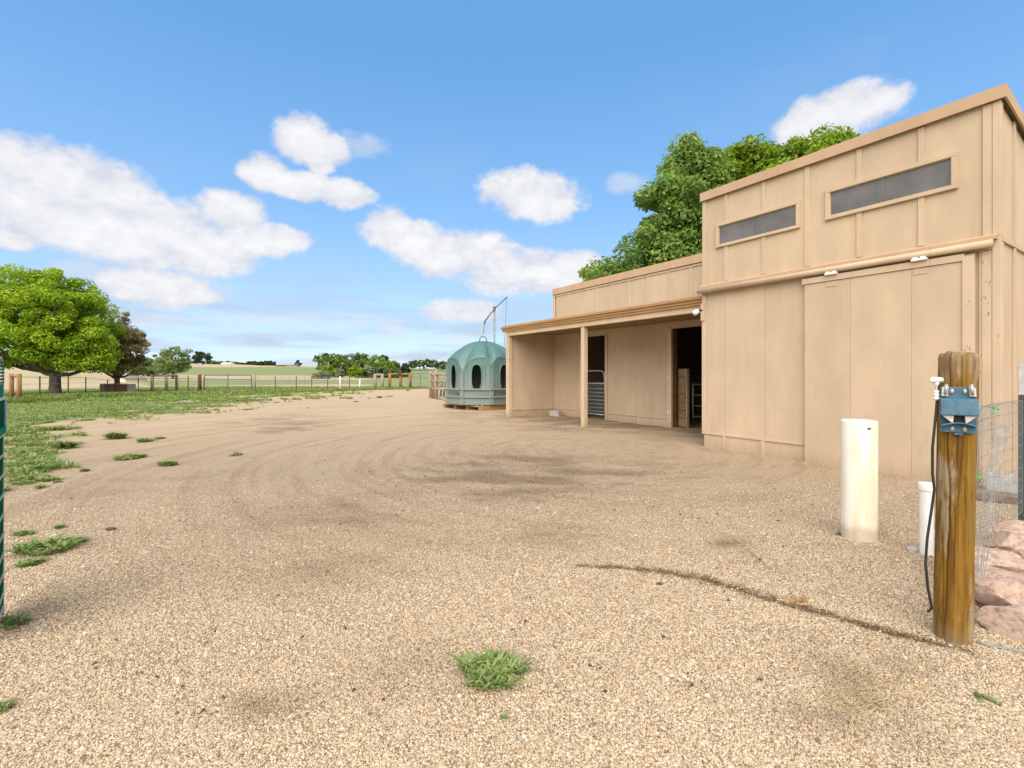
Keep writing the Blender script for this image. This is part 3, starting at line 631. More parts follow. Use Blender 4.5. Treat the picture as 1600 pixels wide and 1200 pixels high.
# wing with stalls and porch
ZW = 4.69
YB = 7.6
bx('upper_wall', (LW, YR+.03, 2.95), (-.01, YR+.12, ZW-.02), 'siding')
wb_ = [869.5, 890, 910, 933, 956.5, 984, 1013, 1045, 1080]
wsx = [S(p, YR) for p in wb_]+[-.02]
for a, b in zip(wsx[:-1], wsx[1:]): bx('siding_panel', (a+.003, YR, 3.0), (b-.003, YR+.028, ZW-.03), 'siding')
for s in wsx[1:-1]: batten(s, 3.3, ZW-.28, .065, .022, YR)
bx('corner_board', (LW-.02, YR-.024, 3.0), (LW+.07, YR-.001, ZW-.28), 'trim', bevel=.003)
bx('frieze_board', (LW-.02, YR-.026, ZW-.275), (-.02, YR-.001, ZW-.22), 'trim')
bx('fascia', (LW-.04, YR-.06, ZW-.2), (-.005, YR-.03, ZW+.02), 'fascia')
rf = MB(); rf.prism([(LW-.05, YR-.03, ZW-.06), (LW-.05, YB+.2, ZW-.8), (LW-.05, YB+.2, ZW-.73), (LW-.05, YR-.03, ZW+.005)], (-LW+.045, 0, 0)); rf.build('roof', MAT['roof'], barn)
ew = MB(); ew.prism([(LW-.09, YR+.0, -.2), (LW-.09, YB, -.2), (LW-.09, YB, ZW-.75), (LW-.09, YR+.0, ZW-.08)], (.088, 0, 0)); ew.build('end_wall', MAT['siding'], barn)
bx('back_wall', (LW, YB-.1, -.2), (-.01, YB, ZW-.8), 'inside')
# recessed stall front
A1, A2 = S(906, YR), S(949.5, YR); B1, B2 = S(1044, YR), -.35
def stallwall(a, b):
    bx('stall_wall', (a, YR+.03, .0), (b, YR+.1, 2.96), 'siding')
    n = max(1, round((b-a)/1.15)); step = (b-a)/n
    for i in range(n):
        bx('siding_panel', (a+i*step+.0025, YR, .24), (a+(i+1)*step-.0025, YR+.028, 2.98), 'siding')
        bx('skirt_board', (a+i*step+.0025, YR-.004, -.1), (a+(i+1)*step-.0025, YR+.028, .225), 'siding')
        if i: bx('skirt_batten', (a+i*step-.03, YR-.026, -.1), (a+i*step+.03, YR-.0045, .21), 'trim')
    bx('skirt_trim', (a, YR-.03, .215), (b, YR-.0045, .25), 'trim_worn')
stallwall(LW+.0, A1); stallwall(A2, B1); bx('stall_wall', (B2, YR, -.1), (-.005, YR+.1, 2.98), 'siding')
bx('door_header', (A1+.003, YR+.01, 2.8), (A2-.003, YR+.12, 2.985), 'trim'); bx('door_header', (B1+.003, YR+.01, 2.8), (B2-.003, YR+.12, 2.985), 'trim')
for s, w in ((A1, .14), (A2-.1, .1), (B1, .13)): bx('door_jamb', (s+.003, YR-.035, -.1), (s+w, YR+.16, 2.795), 'trim_worn')
bx('door_jamb', (B1+.134, YR+.02, -.1), (B1+.155, YR+.2, 2.795), 'inside')
bx('corner_trim', (LW+.001, YR-.03, -.1), (LW+.05, YR-.001, 2.98), 'trim')
# porch end wall (left)
y0 = .34
bx('porch_wall', (LW-.07, y0+.05, -.1), (LW-.02, YR-.002, 3.18), 'siding')
for a, b in ((y0+.1, 1.36), (1.36, YR-.035)):
    bx('siding_panel', (LW-.019, a+.002, .24), (LW+.0, b-.002, 2.98), 'siding'); bx('skirt_board', (LW-.019, a+.002, -.1), (LW+.004, b-.002, .225), 'siding')
for y in (.98, 1.72): bx('skirt_batten', (LW+.0045, y-.03, -.1), (LW+.022, y+.03, .21), 'trim')
bx('skirt_trim', (LW+.0045, y0+.1, .215), (LW+.03, YR-.035, .25), 'trim_worn')
# porch posts, beam, gutter, roof
yp = .3
sp = S(910, yp)
def porchpost(s, w, m='trim_peel'):
    return bx('porch_post', (s-w/2, yp-.0, -.1), (s+w/2, yp+w, 2.855), m, bevel=.006)
porchpost(LW-.03, .14); bx('porch_post', (LW-.175, yp+.01, -.1), (LW-.103, yp+.12, 2.855), 'trim'); porchpost(sp, .14)
bx('porch_beam', (LW-.12, yp-.02, 2.86), (-.045, yp+.1, 3.02), 'beam', bevel=.004)
gp = [(yp-.022, 3.0), (yp-.07, 3.0), (yp-.07, 3.045), (yp-.10, 3.06), (yp-.10, 3.10), (yp-.145, 3.13), (yp-.145, 3.165), (yp-.022, 3.165)]
gt = MB(); gt.prism([(LW-.28, y, z) for y, z in gp], (-LW+.22, 0, 0)); gt.build('gutter', MAT['gutter'], barn)
gl = MB(); gl.prism([(LW-.2, yp-.15, 3.17), (LW-.2, yp-.15, 3.215), (LW-.2, yp-.0, 3.235), (LW-.2, yp-.0, 3.17)], (-LW+.14, 0, 0)); gl.build('drip_edge', MAT['fascia'], barn)
pr = MB(); pr.prism([(LW-.2, yp+.002, 3.19), (LW-.2, YR-.03, 3.36), (LW-.2, YR-.03, 3.42), (LW-.2, yp+.002, 3.245)], (-LW+.155, 0, 0)); pr.build('porch_roof', MAT['roof'], barn)
pc = MB(); pc.prism([(LW-.018, yp+.102, 3.0), (LW-.018, YR-.03, 2.985), (LW-.018, YR-.03, 3.015), (LW-.018, yp+.102, 3.03)], (-LW-.03, 0, 0)); pc.build('soffit', MAT['soffit'], barn)
bx('gutter_cap', (-.058, yp-.16, 2.99), (-.05, yp-.02, 3.18), 'trim')
bx('beam_hanger', (-.042, -.06, 2.62), (.035, -.031, 2.98), 'trim')
# stall inside
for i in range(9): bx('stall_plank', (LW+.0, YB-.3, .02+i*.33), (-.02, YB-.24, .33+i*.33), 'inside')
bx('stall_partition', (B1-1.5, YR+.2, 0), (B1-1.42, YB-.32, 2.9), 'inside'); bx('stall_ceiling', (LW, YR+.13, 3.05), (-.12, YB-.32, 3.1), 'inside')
for i in range(7): bx('partition_plank', (B1+.16, YR+.24, .02+i*.235), (B1+.43, YR+.3, .245+i*.235), 'osb')
bx('partition_post', (B1+.435, YR+.23, 0), (B1+.465, YR+.32, 1.66), 'greywood')
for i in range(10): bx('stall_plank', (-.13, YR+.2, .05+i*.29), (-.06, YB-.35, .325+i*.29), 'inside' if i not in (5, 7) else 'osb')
for s in (-1.1, -3.2, -5.6): bx('stall_post', (s, 4.4, 0), (s+.13, 4.53, 3.04), 'inside')
bx('hay_rack', (-2.6, 5.6, 1.2), (-1.9, 6.3, 1.9), 'osb')
ss = Zs(1060, 600, YR)
gi = MB()
for z in (.32, .62, .92, 1.22): gi.tube([(B1+.48, YR+.45, z), (-.2, YR+1.1, z)], .018, 8)
gi.tube([(B1+.49, YR+.45, .25), (B1+.49, YR+.45, 1.26)], .022, 8); gi.build('inner_gate', MAT['darkgalv'], barn, True)
# mesh gate in the left stall opening
gx0, gx1 = A1+.16, A2-.125; gy = YR-.02
def rounded(x0, x1, z0, z1, r, y):
    pts = [(x0, y, z0), (x0, y, z1-r)]
    pts += [(x0+r-r*math.cos(t), y, z1-r+r*math.sin(t)) for t in np.linspace(.2, PI/2, 5)]
    pts += [(x1-r+r*math.sin(t), y, z1-r+r*math.cos(t)) for t in np.linspace(0, PI/2-.2, 5)]
    return pts+[(x1, y, z1-r), (x1, y, z0)]
g = MB(); g.tube(rounded(gx0, gx1, .13, 1.62, .18, gy), .024, 10); g.tube([(gx0, gy, .16), (gx1, gy, .16)], .022, 10); g.tube([(gx0, gy, 1.2), (gx1, gy, 1.2)], .026, 10)
sg = g.build('stall_gate', MAT['galv'], barn, True)
for i in range(7):
    b = MB(); z = .26+i*.127; b.tube([(gx0+.02, gy, z), (gx1-.02, gy, z)], .011, 6); b.build('gate_bar', MAT['galv'], sg, True)
b = MB()
nb = int((gx1-gx0)/.055)
for i in range(1, nb): b.tube([(gx0+i*.055, gy-.012, .17), (gx0+i*.055, gy-.012, 1.2)], .003, 4)
b.build('wire_grid', MAT['galv'], sg)
# light under the porch end
cl = MB(); cl.tube([(-.0, -.05, 2.84), (-.05, -.06, 2.84)], .02, 8); cl.tube([(-.05, -.06, 2.84), (-.08, -.07, 2.83)], .032, 10); fl = cl.build('porch_light', MAT['black'], barn)
cl = MB(); cl.tube([(-.07, -.07, 2.84), (-.13, -.09, 2.81), (-.18, -.11, 2.78)], [.04, .06, .055], 14); cl.build('lamp_head', MAT['white'], fl, True)
# brass latches of the right stall door
for z in (.42, 1.42):
    l = MB(); l.box((B1+.03, YR-.06, z-.04), (B1+.08, YR-.036, z+.04)); l.tube([(B1+.055, YR-.06, z), (B1+.055, YR-.1, z), (B1+.055, YR-.1, z+.06)], .01, 6); l.build('latch', MAT['white'], barn)

def pt(px, y, z=0): return L0+NV*y+DV*S(px, y)+Vector((0, 0, z))
# cinder block against the porch wall
def cinder(loc, rz, label):
    r = empty('cinder_block', loc, label, 'concrete block', rz=rz)
    b = MB(); b.box((-.2, -.1, 0), (.2, -.065, .2)); b.box((-.2, .065, 0), (.2, .1, .2))
    for x in (-.2, -.018, .165): b.box((x, -.065, 0), (x+.035, .065, .2))
    b.build('shell', MAT['concrete'], r, bevel=.004); return r
c = pt(868, 2.0); cinder((c.x, c.y, gz(c.x, c.y)-.02), RZ+.3, 'grey hollow concrete block in the far corner of the barn porch')

# ------------------------------------------------------------------ near post with latch
pb = Vector((2.53, 2.745, 0))
post = empty('gate_post', (pb.x, pb.y, gz(pb.x, pb.y)), 'thick weathered yellow-brown wooden post with a blue latch, at the right front', 'post')
def near_post():
    seg = 168; nz = 64; H = 1.63
    th = np.arange(seg)*2*PI/seg; z = -.15+(H+.15)*np.arange(nz+1)/nz; TH, Z = np.meshgrid(th, z)
    R = .086+.004*(vnoise(TH*2.2+4, Z*1.2)-.5)*2+.0035*(vnoise(TH*9+2, Z*3)-.5)
    for (c0, dep, wd) in ((3.30, .014, .05), (3.62, .026, .045), (3.95, .012, .06), (4.18, .030, .05), (4.47, .016, .06), (4.85, .018, .06), (1.2, .015, .06), (2.2, .01, .05)):   # drying checks
        cc = c0+.22*(vnoise(np.full_like(Z, c0*7), Z*2.6)-.5)*2+.05*(vnoise(np.full_like(Z, c0*3), Z*14)-.5)
        dd = (TH-cc+PI) % (2*PI)-PI; k = np.clip(1.9*vnoise(np.full_like(Z, c0*13+3), Z*1.9+c0)-.35, 0, 1)
        R = R-dep*.75*k*np.exp(-(dd/wd)**2)*(.45+.55*np.clip((1.63-Z)/.3, 0, 1))
    R[-1] -= .006; Zt = Z.copy(); Zt[-1] += .014*(vnoise(np.cos(th)*3+9, np.sin(th)*3)-.5)*2-.004
    V = np.stack([R*np.cos(TH)+.03*(Z/H)-.01, R*np.sin(TH), Zt], -1).reshape(-1, 3)
    q = MB(); q.v = [tuple(p) for p in V]
    for i in range(nz):
        for j in range(seg):
            a = i*seg+j; b = i*seg+(j+1) % seg; q.f.append((a, b, b+seg, a+seg))
    n = len(q.v); q.v.append((.02, 0, H+.004))
    for j in range(seg): q.f.append((nz*seg+j, nz*seg+(j+1) % seg, n))
    return q
po = near_post().build('trunk', MAT['oldpost'], post, True)
# blue latch: facing the camera; local frame x right, y away
fa = math.atan2(pb.x, pb.y)*.35
lt = bpy.data.objects.new('latch', None)
k = 2.67/F
def latch():
    q = MB(); w = .1
    q.box((-w, -.006, -.13), (w, .006, .125))
    lo = q.build('latch', MAT['blue'], post, bevel=.003); lo.rotation_euler = (0, 0, -.64); lo.location = (math.sin(-.74)*.091+.02, -math.cos(-.74)*.091, 1.31); lo.scale = (.75, 1, 1)
    q = MB()   # sloping hood box
    q.prism([(-w-.004, -.006, .065), (-w-.004, -.055, .058), (-w-.004, -.062, -.03), (-w-.004, -.006, -.03)], (2*w+.008, 0, 0)); q.build('hood', MAT['blue'], lo, bevel=.004)
    for s in (-1, 1):
        q = MB(); q.prism([(s*.092, -.0075, .12), (s*.07, -.0075, .135), (s*.055, -.0075, .13), (s*.06, -.0075, .075), (s*.095, -.0075, .075)][::s], (0, -.02, 0)); q.build('tab', MAT['bone'], lo)
        q = MB(); q.tube([(s*.068, -.02, .14), (s*.07, -.028, .11), (s*.075, -.024, .085)], .011, 8); q.build('strap', MAT['rustbolt'], lo, True)
        q = MB(); q.lathe([(.016, 0), (.016, .004), (.011, .010), (.004, .012)], 14); b = q.build('bolt', MAT['rustbolt'], lo, True); b.location = (s*.036, -.0065, .10); b.rotation_euler = (PI/2, 0, 0)
        q = MB(); q.prism([(s*.095, -.02, -.032), (s*.03, -.02, -.032), (s*.035, -.02, -.075)][::-s], (0, -.03, 0)); q.build('guide', MAT['bone'], lo)
        q = MB(); q.lathe([(.016, 0), (.016, .004), (.008, .008)], 14); b = q.build('bolt', MAT['rustbolt'], lo, True); b.location = (s*.034, -.0065, -.108); b.rotation_euler = (PI/2, 0, 0)
    q = MB(); pts = []; n = 10
    for i in range(n+1):
        t = -1+2*i/n; pts.append((t*.097, -.0065, -.092+.017*(1-t*t)))
    up = [(x, y, z+.007) for x, y, z in reversed(pts)]
    q.prism(pts+up, (0, -.045, 0)); q.build('lip', MAT['blue'], lo)
    q = MB(); q.box((-.022, -.02, -.037), (.022, -.0065, -.072)); q.build('keeper', MAT['black'], lo)
    q = MB(); q.box((-.024, -.02, -.142), (.024, .004, -.1305)); q.build('tongue', MAT['blue'], lo, bevel=.002)
latch()
# white fitting and cable on the left flank
sn = tag(MB().build('wiring_fitting', MAT['white']), 'white plastic sensor fitting on the left flank of the thick post', 'fitting')
bpy.data.objects.remove(sn)
sq = MB(); fx_ = P(1463, 597, 2.73)
sq.tube([fx_+Vector((.03, 0, .012)), fx_+Vector((-.02, 0, .012)), fx_+Vector((-.035, 0, .005))], [.016, .018, .006], 14)
sq.lathe([(.006, -.05), (.006, -.02), (.012, -.015), (.013, 0)], 14, tuple(fx_))
sq.lathe([(.012, -.10), (.014, -.095), (.014, -.088), (.009, -.084), (.014, -.078), (.014, -.068), (.009, -.062), (.013, -.056), (.012, -.048)], 14, tuple(fx_))
tag(sq.build('wiring_fitting', MAT['white'], None, True), 'small white plastic fitting on the left flank of the thick post', 'fitting')
cb = MB(); cps = [P(1464, 626, 2.73), P(1463, 640, 2.72), P(1461, 660, 2.71), P(1457, 700, 2.71), P(1457, 740, 2.71), P(1460, 765, 2.71), P(1455, 800, 2.70), P(1449, 840, 2.69), P(1446, 880, 2.67), P(1450, 920, 2.66), P(1456, 950, 2.66)]
cps.append(Vector((cps[-1].x+.03, cps[-1].y+.06, cps[-1].z-.05))); cb.tube(cps, .0065, 8)
tag(cb.build('cable', MAT['black'], None, True), 'black cable running down the left side of the thick post', 'cable')

# ------------------------------------------------------------------ pipes
c = Vector((3.16, 4.37, 0)); q = MB(); z0 = gz(c.x, c.y)
q.lathe([(.139, -.1), (.139, 1.055), (.136, 1.066), (.127, 1.066), (.124, 1.055), (.124, .2)], 48, cap=False)
bp = empty('bollard_pipe', (c.x, c.y, z0), 'wide upright white plastic pipe with tan stains standing in the gravel', 'pipe')
q.build('pipe', MAT['pvc'], bp, True).rotation_euler = (0, 0, -.95)
q = MB(); n = 18; aa = math.radians(-95)
for i in range(n):
    t = 2*PI*i/n; th = aa+.14*math.cos(t); q.v.append((.1402*math.cos(th), .1402*math.sin(th), 1.005+.011*math.sin(t)))
q.v.append((.1412*math.cos(aa), .1412*math.sin(aa), 1.005))
for i in range(n): q.f.append((i, (i+1) % n, n))
q.build('sticker', pmat('sticker', [(.35, (.05, .05, .05)), (.65, (.3, .28, .25))], 60, .5), bp)
c = G(1456, 872); c.y += .05; q = MB(); q.lathe([(.047, -.1), (.047, .54)], 24, cap=False)
cp = empty('cleanout_pipe', (c.x, c.y, gz(c.x, c.y)), 'narrow white capped pipe half hidden behind the thick post', 'pipe'); q.build('pipe', MAT['white'], cp, True)
q = MB(); q.lathe([(.053, .53), (.054, .54), (.054, .585), (.051, .592), (.0, .594)], 24, cap=False); q.build('cap', MAT['white'], cp, True)

# ------------------------------------------------------------------ wire fence by the post, steel post, rocks, rubble
tp = empty('steel_post', (5.02, 4.72, 0), 'green steel fence post with a white painted top at the right edge', 'fence post', rz=-.5)
def tpost_mb(z0, z1):
    q = MB(); q.box((-.03, -.004, z0), (.03, .004, z1)); q.box((-.004, .004, z0), (.004, .045, z1)); return q
tpost_mb(-.2, 1.3).build('shaft', MAT['tpost'], tp); tpost_mb(1.302, 1.6).build('painted_top', MAT['concrete'], tp)
st = MB()
for i in range(22): st.box((-.012, -.012, .1+i*.055), (.012, -.0045, .118+i*.055))
o = st.build('studs', MAT['tpost'], tp); o['kind'] = 'stuff'
wf = empty('mesh_fence', (2.62, 2.8, 0), 'sagging welded wire mesh stretched from the thick post to the steel post', 'fence')
A = Vector((2.625, 2.80, 0)); B = Vector((5.0, 4.70, 0))
def surf(u, v):     # u along, v height 0..1
    p = A.lerp(B, u); nrm = Vector((.62, -.78, 0))
    top = lerp(1.13, 1.25, min(1, u*2.5)) if u < .4 else 1.25
    z = lerp(.06+.10*u, top, v)
    sag = math.sin(PI*u)*.12+(1-v)*(.35*math.sin(PI*min(1, u*1.15))*.8)
    along = (v-.35)*.33*math.sin(PI*min(1, u*1.4))
    q = p-nrm*sag*.75+(B-A).normalized()*along
    return Vector((q.x, q.y, z))-wf.location
vw = MB()
for i in range(66):
    u = i/65; vw.tube([surf(u, v) for v in np.linspace(0, 1, 7)], .0017, 4, False)
o = vw.build('upright_wires', MAT['meshwire'], wf); o['kind'] = 'stuff'
for v in np.linspace(0, 1, 11):
    hw = MB(); hw.tube([surf(u, v) for u in np.linspace(0, 1, 18)], .0024, 4, False); hw.build('wire', MAT['meshwire'], wf)
ov = MB()   # the doubled end of the roll, bunched beside the post
for i in range(9):
    t = i/8
    pts = [P(lerp(1524, 1538, t)+2*math.sin(i*3), 905, 2.83+.1*t)-wf.location, P(lerp(1530, 1552, t)+2*math.sin(i*5), 820, 2.9+.1*t)-wf.location, P(lerp(1540, 1562, t), 740, 3.0+.12*t)-wf.location, P(lerp(1556, 1578, t), 662, 3.1+.15*t)-wf.location]
    ov.tube(pts, .0017, 4, False)
o = ov.build('bunched_wires', MAT['meshwire'], wf); o['kind'] = 'stuff'
tw = MB(); tpts = [P(1524, 632, 2.72), P(1530, 635, 2.8), P(1540, 634, 2.9), P(1553, 637, 3.05), P(1562, 633, 3.3), P(1572, 628, 3.6), P(1582, 628, 4.1), P(1592, 634, 4.62)]
tw.tube([p+Vector((0, 0, .004*math.sin(i*2))) for i, p in enumerate(tpts)], .0028, 5)
tag(tw.build('tie_wire', MAT['wire']), 'bent tie wire running from the thick post to the steel post', 'wire')
for px, py, Y, lab in ((1555, 640, 3.07, 'green plastic tie knotted on the bent tie wire'), (1528, 745, 2.85, 'frayed green tie low on the edge of the wire mesh')):
    q = MB(); c = P(px, py, Y)
    for i in range(7):
        a = random.uniform(0, 2*PI); b = random.uniform(-1, 1); q.tube([c, c+Vector((math.cos(a)*.018, .01*b, math.sin(a)*.025)), c+Vector((math.cos(a)*.03, .01, math.sin(a)*.03-.01))], .0032, 5)
    tag(q.build('twist_tie', MAT['tie']), lab, 'tie')

def rock(loc, size, seed, label, rz=0.):
    bm = bmesh.new(); bmesh.ops.create_icosphere(bm, subdivisions=5, radius=1)
    r = np.random.default_rng(seed); planes = [(Vector(r.normal(size=3)).normalized(), r.uniform(.5, .82)) for _ in range(22)]
    for v in bm.verts:
        p = v.co.copy()
        for n, d in planes:
            e = p.dot(n)-d
            if e > 0: p -= n*e*.98
        nn = fbm(np.array([p.x*2.3+seed]), np.array([p.y*2.3+p.z*3.1]), 4)[0]-.5
        n2_ = fbm(np.array([p.x*9+seed*3]), np.array([p.y*9+p.z*11]), 3)[0]-.5; v.co = p*(1.12+.14*nn+.10*n2_-.10*abs(nn)*2)
    me = bpy.data.meshes.new('boulder'); bm.to_mesh(me); bm.free()
    o = link('boulder', me, MAT['rock'], None, False); o.scale = size; o.location = loc; o.rotation_euler = (r.uniform(-.15, .15), r.uniform(-.15, .15), rz)
    for p in me.polygons: p.use_smooth = True
    try: me.set_sharp_from_angle(angle=.35)
    except Exception: pass
    tag(o, label, 'rock', 'pink boulders along the wire fence'); return o
rock((2.98, 2.80, .035), (.26, .17, .125), 3, 'nearest reddish boulder with a dark broken face beside the thick post', .15)
rock((3.14, 3.06, .12), (.26, .20, .16), 4, 'rounded pink boulder just behind the nearest reddish one', .5)
rock((3.42, 3.48, .13), (.26, .20, .15), 8, 'low pink boulder third in the row by the wire mesh', .1)
rock((3.92, 3.78, .13), (.24, .2, .16), 12, 'pale pink boulder fourth in the row at the right edge', .9)
rock((4.35, 4.15, .12), (.22, .18, .15), 15, 'small tan boulder farthest back in the row near the steel post', .4)
rock((3.45, 2.78, .05), (.22, .2, .13), 21, 'boulder cut off by the right edge beside the nearest one', .4)
# block and slab at the barn corner behind the mesh
c = pt(1578, -.25); c = Vector((5.95, 5.75, 0)); cinder((5.95, 5.72, .1), RZ+.1, 'grey concrete block on the brown slab behind the wire mesh')
q = MB(); q.box((-.42, -.22, -.02), (.42, .22, .10)); o = q.build('slab', MAT['paver'], None, bevel=.02); o.location = (5.92, 5.72, 0); o.rotation_euler = (0, 0, RZ+.1); tag(o, 'brown porous stepping slab at the near corner of the barn', 'slab')
q = MB(); hp = [G(1524, 1003), G(1545, 1009), G(1570, 1013), G(1600, 1020), G(1660, 1030)]
q.tube([Vector((p.x, p.y, gz(p.x, p.y)+.008)) for p in hp], .008, 8); tag(q.build('hose', MAT['hose'], None, True), 'thin grey-green hose lying on the gravel under the boulders', 'hose')

# ------------------------------------------------------------------ green panel gate at the left edge
ge = Vector((-3.185, 3.0, 0)); gd = Vector((.669, -.743, 0))   # runs towards the camera, out of the frame
gg = empty('panel_gate', (ge.x, ge.y, 0), 'dark green sheet metal panel gate cut off by the left edge', 'gate', rz=math.atan2(gd.y, gd.x))
GL = .5; zt = 1.60
def gb(name, a, b, m, par=gg, bevel=0): return box(name, a, b, MAT[m], par, bevel)
fr = MB(); fr.tube([(.02, 0, .0), (.02, 0, zt-.1), (.03, 0, zt-.05), (.07, 0, zt-.015), (.12, 0, zt), (GL, 0, zt)], .009, 10); fr.tube([(.02, 0, .06), (GL, 0, .06)], .012, 10); fr.build('frame', MAT['gateframe'], gg, True)
gb('lower_sheet', (.04, -.006, .08), (GL, .006, 1.14), 'gategreen')
for i in range(9): gb('rib', (.03, .0065, .15+i*.122), (GL, .014, .158+i*.122), 'gaterib')
gb('ledge', (.04, -.02, 1.145), (GL, .02, 1.185), 'gateteal')
lb = gb('latch_box', (.045, -.02, 1.19), (GL, .015, 1.345), 'gategreen'); gb('edge_strip', (.02, .0155, 1.187), (.09, .022, 1.345), 'gateblue')
gb('rail', (.02, -.02, 1.347), (GL, .018, 1.362), 'gaterib'); gb('upper_sheet', (.045, -.005, 1.363), (GL, .008, 1.44), 'gateteal')
for i in range(7): gb('louvre', (.05, -.005, 1.445+i*.02), (GL, .013, 1.455+i*.02), 'gategreen' if i % 2 else 'gateteal')

# ------------------------------------------------------------------ hay hut on its platform
PL = Vector((-3.14, 21.8, 0)); PF = Vector((-1.30, 19.8, 0)); pe = (PL-PF); plen = pe.length; pe.normalize(); pn = Vector((-pe.y, pe.x, 0))
if pn.y < 0: pn = -pn
ang = math.atan2(pe.y, pe.x)
pal = empty('pallet', (PF.x, PF.y, gz(PF.x, PF.y)), 'large low wooden pallet lying on the gravel under the green hut', 'pallet', rz=ang)
sgn = 1 if (Vector((-pe.y, pe.x, 0))-pn).length < .1 else -1
D2 = 2.6
for i in range(4):   # runners lie along the depth; front shows their ends and the dark gaps
    x = .0+i*(plen-.12)/3; box('runner', (x, 0, 0), (x+.14, sgn*D2, .155), MAT['pallet'], pal)
box('side_board', (-.025, 0, .0), (-.002, sgn*D2, .2), MAT['pallet'], pal)
for i in range(15):
    y = i*(D2-.13)/14; box('deck_board', (0, sgn*y, .157), (plen, sgn*(y+.13), .195+.004*(i % 2)), MAT['pallet'], pal)
cxy = PF+pe*plen*.5+pn*1.28
hut = empty('hay_hut', (cxy.x-.02, cxy.y, gz(cxy.x, cxy.y)+.215), 'domed green plastic hay hut with oval feeding holes beside the porch', 'hay feeder', rz=0)
def hay_hut():
    R = 1.69; z0, z1, zt = .02, 1.70, 2.75; n = 8; off = math.radians(38)
    def corner(i, r=R): a = off+2*PI*i/n-PI/2-PI/n; return Vector((r*math.cos(a), r*math.sin(a), 0))
    def arch(u): return z1-.42+.62*math.sqrt(max(0., 1-(2*u-1)**2))**.8
    shell = MB()
    for i in range(n):
        a, b = corner(i), corner(i+1); nr = (a+b).normalized(); inset = -.02*nr
        def pp(u, z, d=0.): return a.lerp(b, u)+inset+nr*d+Vector((0, 0, z))
        u0, u1 = .03, .97
        # face with an oval hole: rays from the hole to the panel outline
        hc = (.5, 1.18); hu = .172; hz = .54; m = 36; ring = []; outer = []
        for k in range(m):
            t = 2*PI*k/m; cu, sz_ = math.cos(t), math.sin(t)
            pu = .75
            ring.append((hc[0]+hu*math.copysign(abs(cu)**pu, cu), hc[1]+hz*math.copysign(abs(sz_)**pu, sz_)))
            # march out to the outline
            s = 1.0
            while True:
                uu = hc[0]+hu*s*cu; zz = hc[1]+hz*s*sz_
                if uu <= u0 or uu >= u1 or zz <= .55 or zz >= arch(min(max((uu-.08)/.84, 0), 1))+.36*((1-uu) if i % 2 == 0 else uu)**2.5+.03: break
                s += .02
            outer.append((min(max(uu, u0), u1), max(zz, .55)))
        nb = len(shell.v)
        for (u, z) in ring: shell.v.append(tuple(pp(u, z)))
        for (u, z) in outer: shell.v.append(tuple(pp(u, z)))
        for k in range(m):
            j = (k+1) % m; shell.f.append((nb+k, nb+m+k, nb+m+j, nb+j))
        # corner filler at the four outline corners
        shell.quad(pp(u0, .3), pp(u1, .3), pp(u1, .56), pp(u0, .56))
        # rolled rim round the hole
        rim = MB(); rp = [pp(u, z, .012) for u, z in ring]; rim.tube(rp+[rp[0]], .022, 6, False); rim.build('hole_rim', MAT['hut'], hut, True)
        sk = MB(); sk.quad(pp(.02, z0), pp(.98, z0), pp(.98, .56), pp(.02, .56)); sk.build('skirt', MAT['hut'], hut)
        for zb in (.30, .62):
            bd = MB(); bd.prism([pp(.0, zb, 0), pp(.0, zb, .05), pp(.0, zb+.03, .075), pp(.0, zb+.06, .075), pp(.0, zb+.09, .0)], (b-a)); bd.build('band', MAT['hut'], hut)
        for ue in (.2, .8):
            fl_ = MB(); fl_.prism([pp(ue-.012, .7, 0), pp(ue+.012, .7, 0), pp(ue+.008, .7, .025), pp(ue-.008, .7, .025)], (0, 0, 1.0)); fl_.build('flute', MAT['hut'], hut)
        # pillar at the corner
        c0 = corner(i, R*1.0); tdir = (corner(i+1)-corner(i-1)).normalized(); rad = c0.normalized()
        q = MB(); wv = tdir*.12; q.prism([c0-wv-rad*.14+Vector((0, 0, z0)), c0-wv*.8+rad*.0+Vector((0, 0, z0)), c0+wv*.8+Vector((0, 0, z0)), c0+wv-rad*.14+Vector((0, 0, z0))], (0, 0, z1-.36+(.36 if i % 2 == 0 else 0))); q.build('pillar', MAT['hut'], hut, bevel=.02)
    o = shell.build('wall', MAT['hut'], hut)
    sm = o.modifiers.new('solid', 'SOLIDIFY'); sm.thickness = .03; sm.offset = -1
    dome = MB(); nu = 12; nr_ = 12; tot = n*nu
    for r_ in range(nr_+1):
        q = 1-r_/nr_
        for i in range(n):
            for k in range(nu):
                u = k/nu; p = corner(i).lerp(corner(i+1), u); zb = arch(min(max((u-.08)/.84, 0), 1)); zb += .36*((1-u) if i % 2 == 0 else u)**2.5
                rad = .995*q+.003; rnd = p.normalized()*R*.965
                pxy = p.lerp(rnd, 1-q)*rad; crown = zt-(zt-zb)*(q**2.3)
                dome.v.append((pxy.x, pxy.y, crown))
    for r_ in range(nr_):
        for j in range(tot):
            a = r_*tot+j; b = r_*tot+(j+1) % tot; dome.f.append((a, b, b+tot, a+tot))
    o = dome.build('dome', MAT['hut'], hut, True); sm = o.modifiers.new('solid', 'SOLIDIFY'); sm.thickness = .025; sm.offset = -1
    rb = MB()
    for i in range(0, n, 2):
        pts = []
        for q in np.linspace(1, 0, 12):
            p = corner(i)*(q*1.0); u = .0; zb = arch(0)+.36; pts.append((p.x, p.y, zt-(zt-zb)*(q**2.3)+.015))
        rb.tube(pts, .04, 8)
    rb.build('dome_rib', MAT['hut'], hut, True)
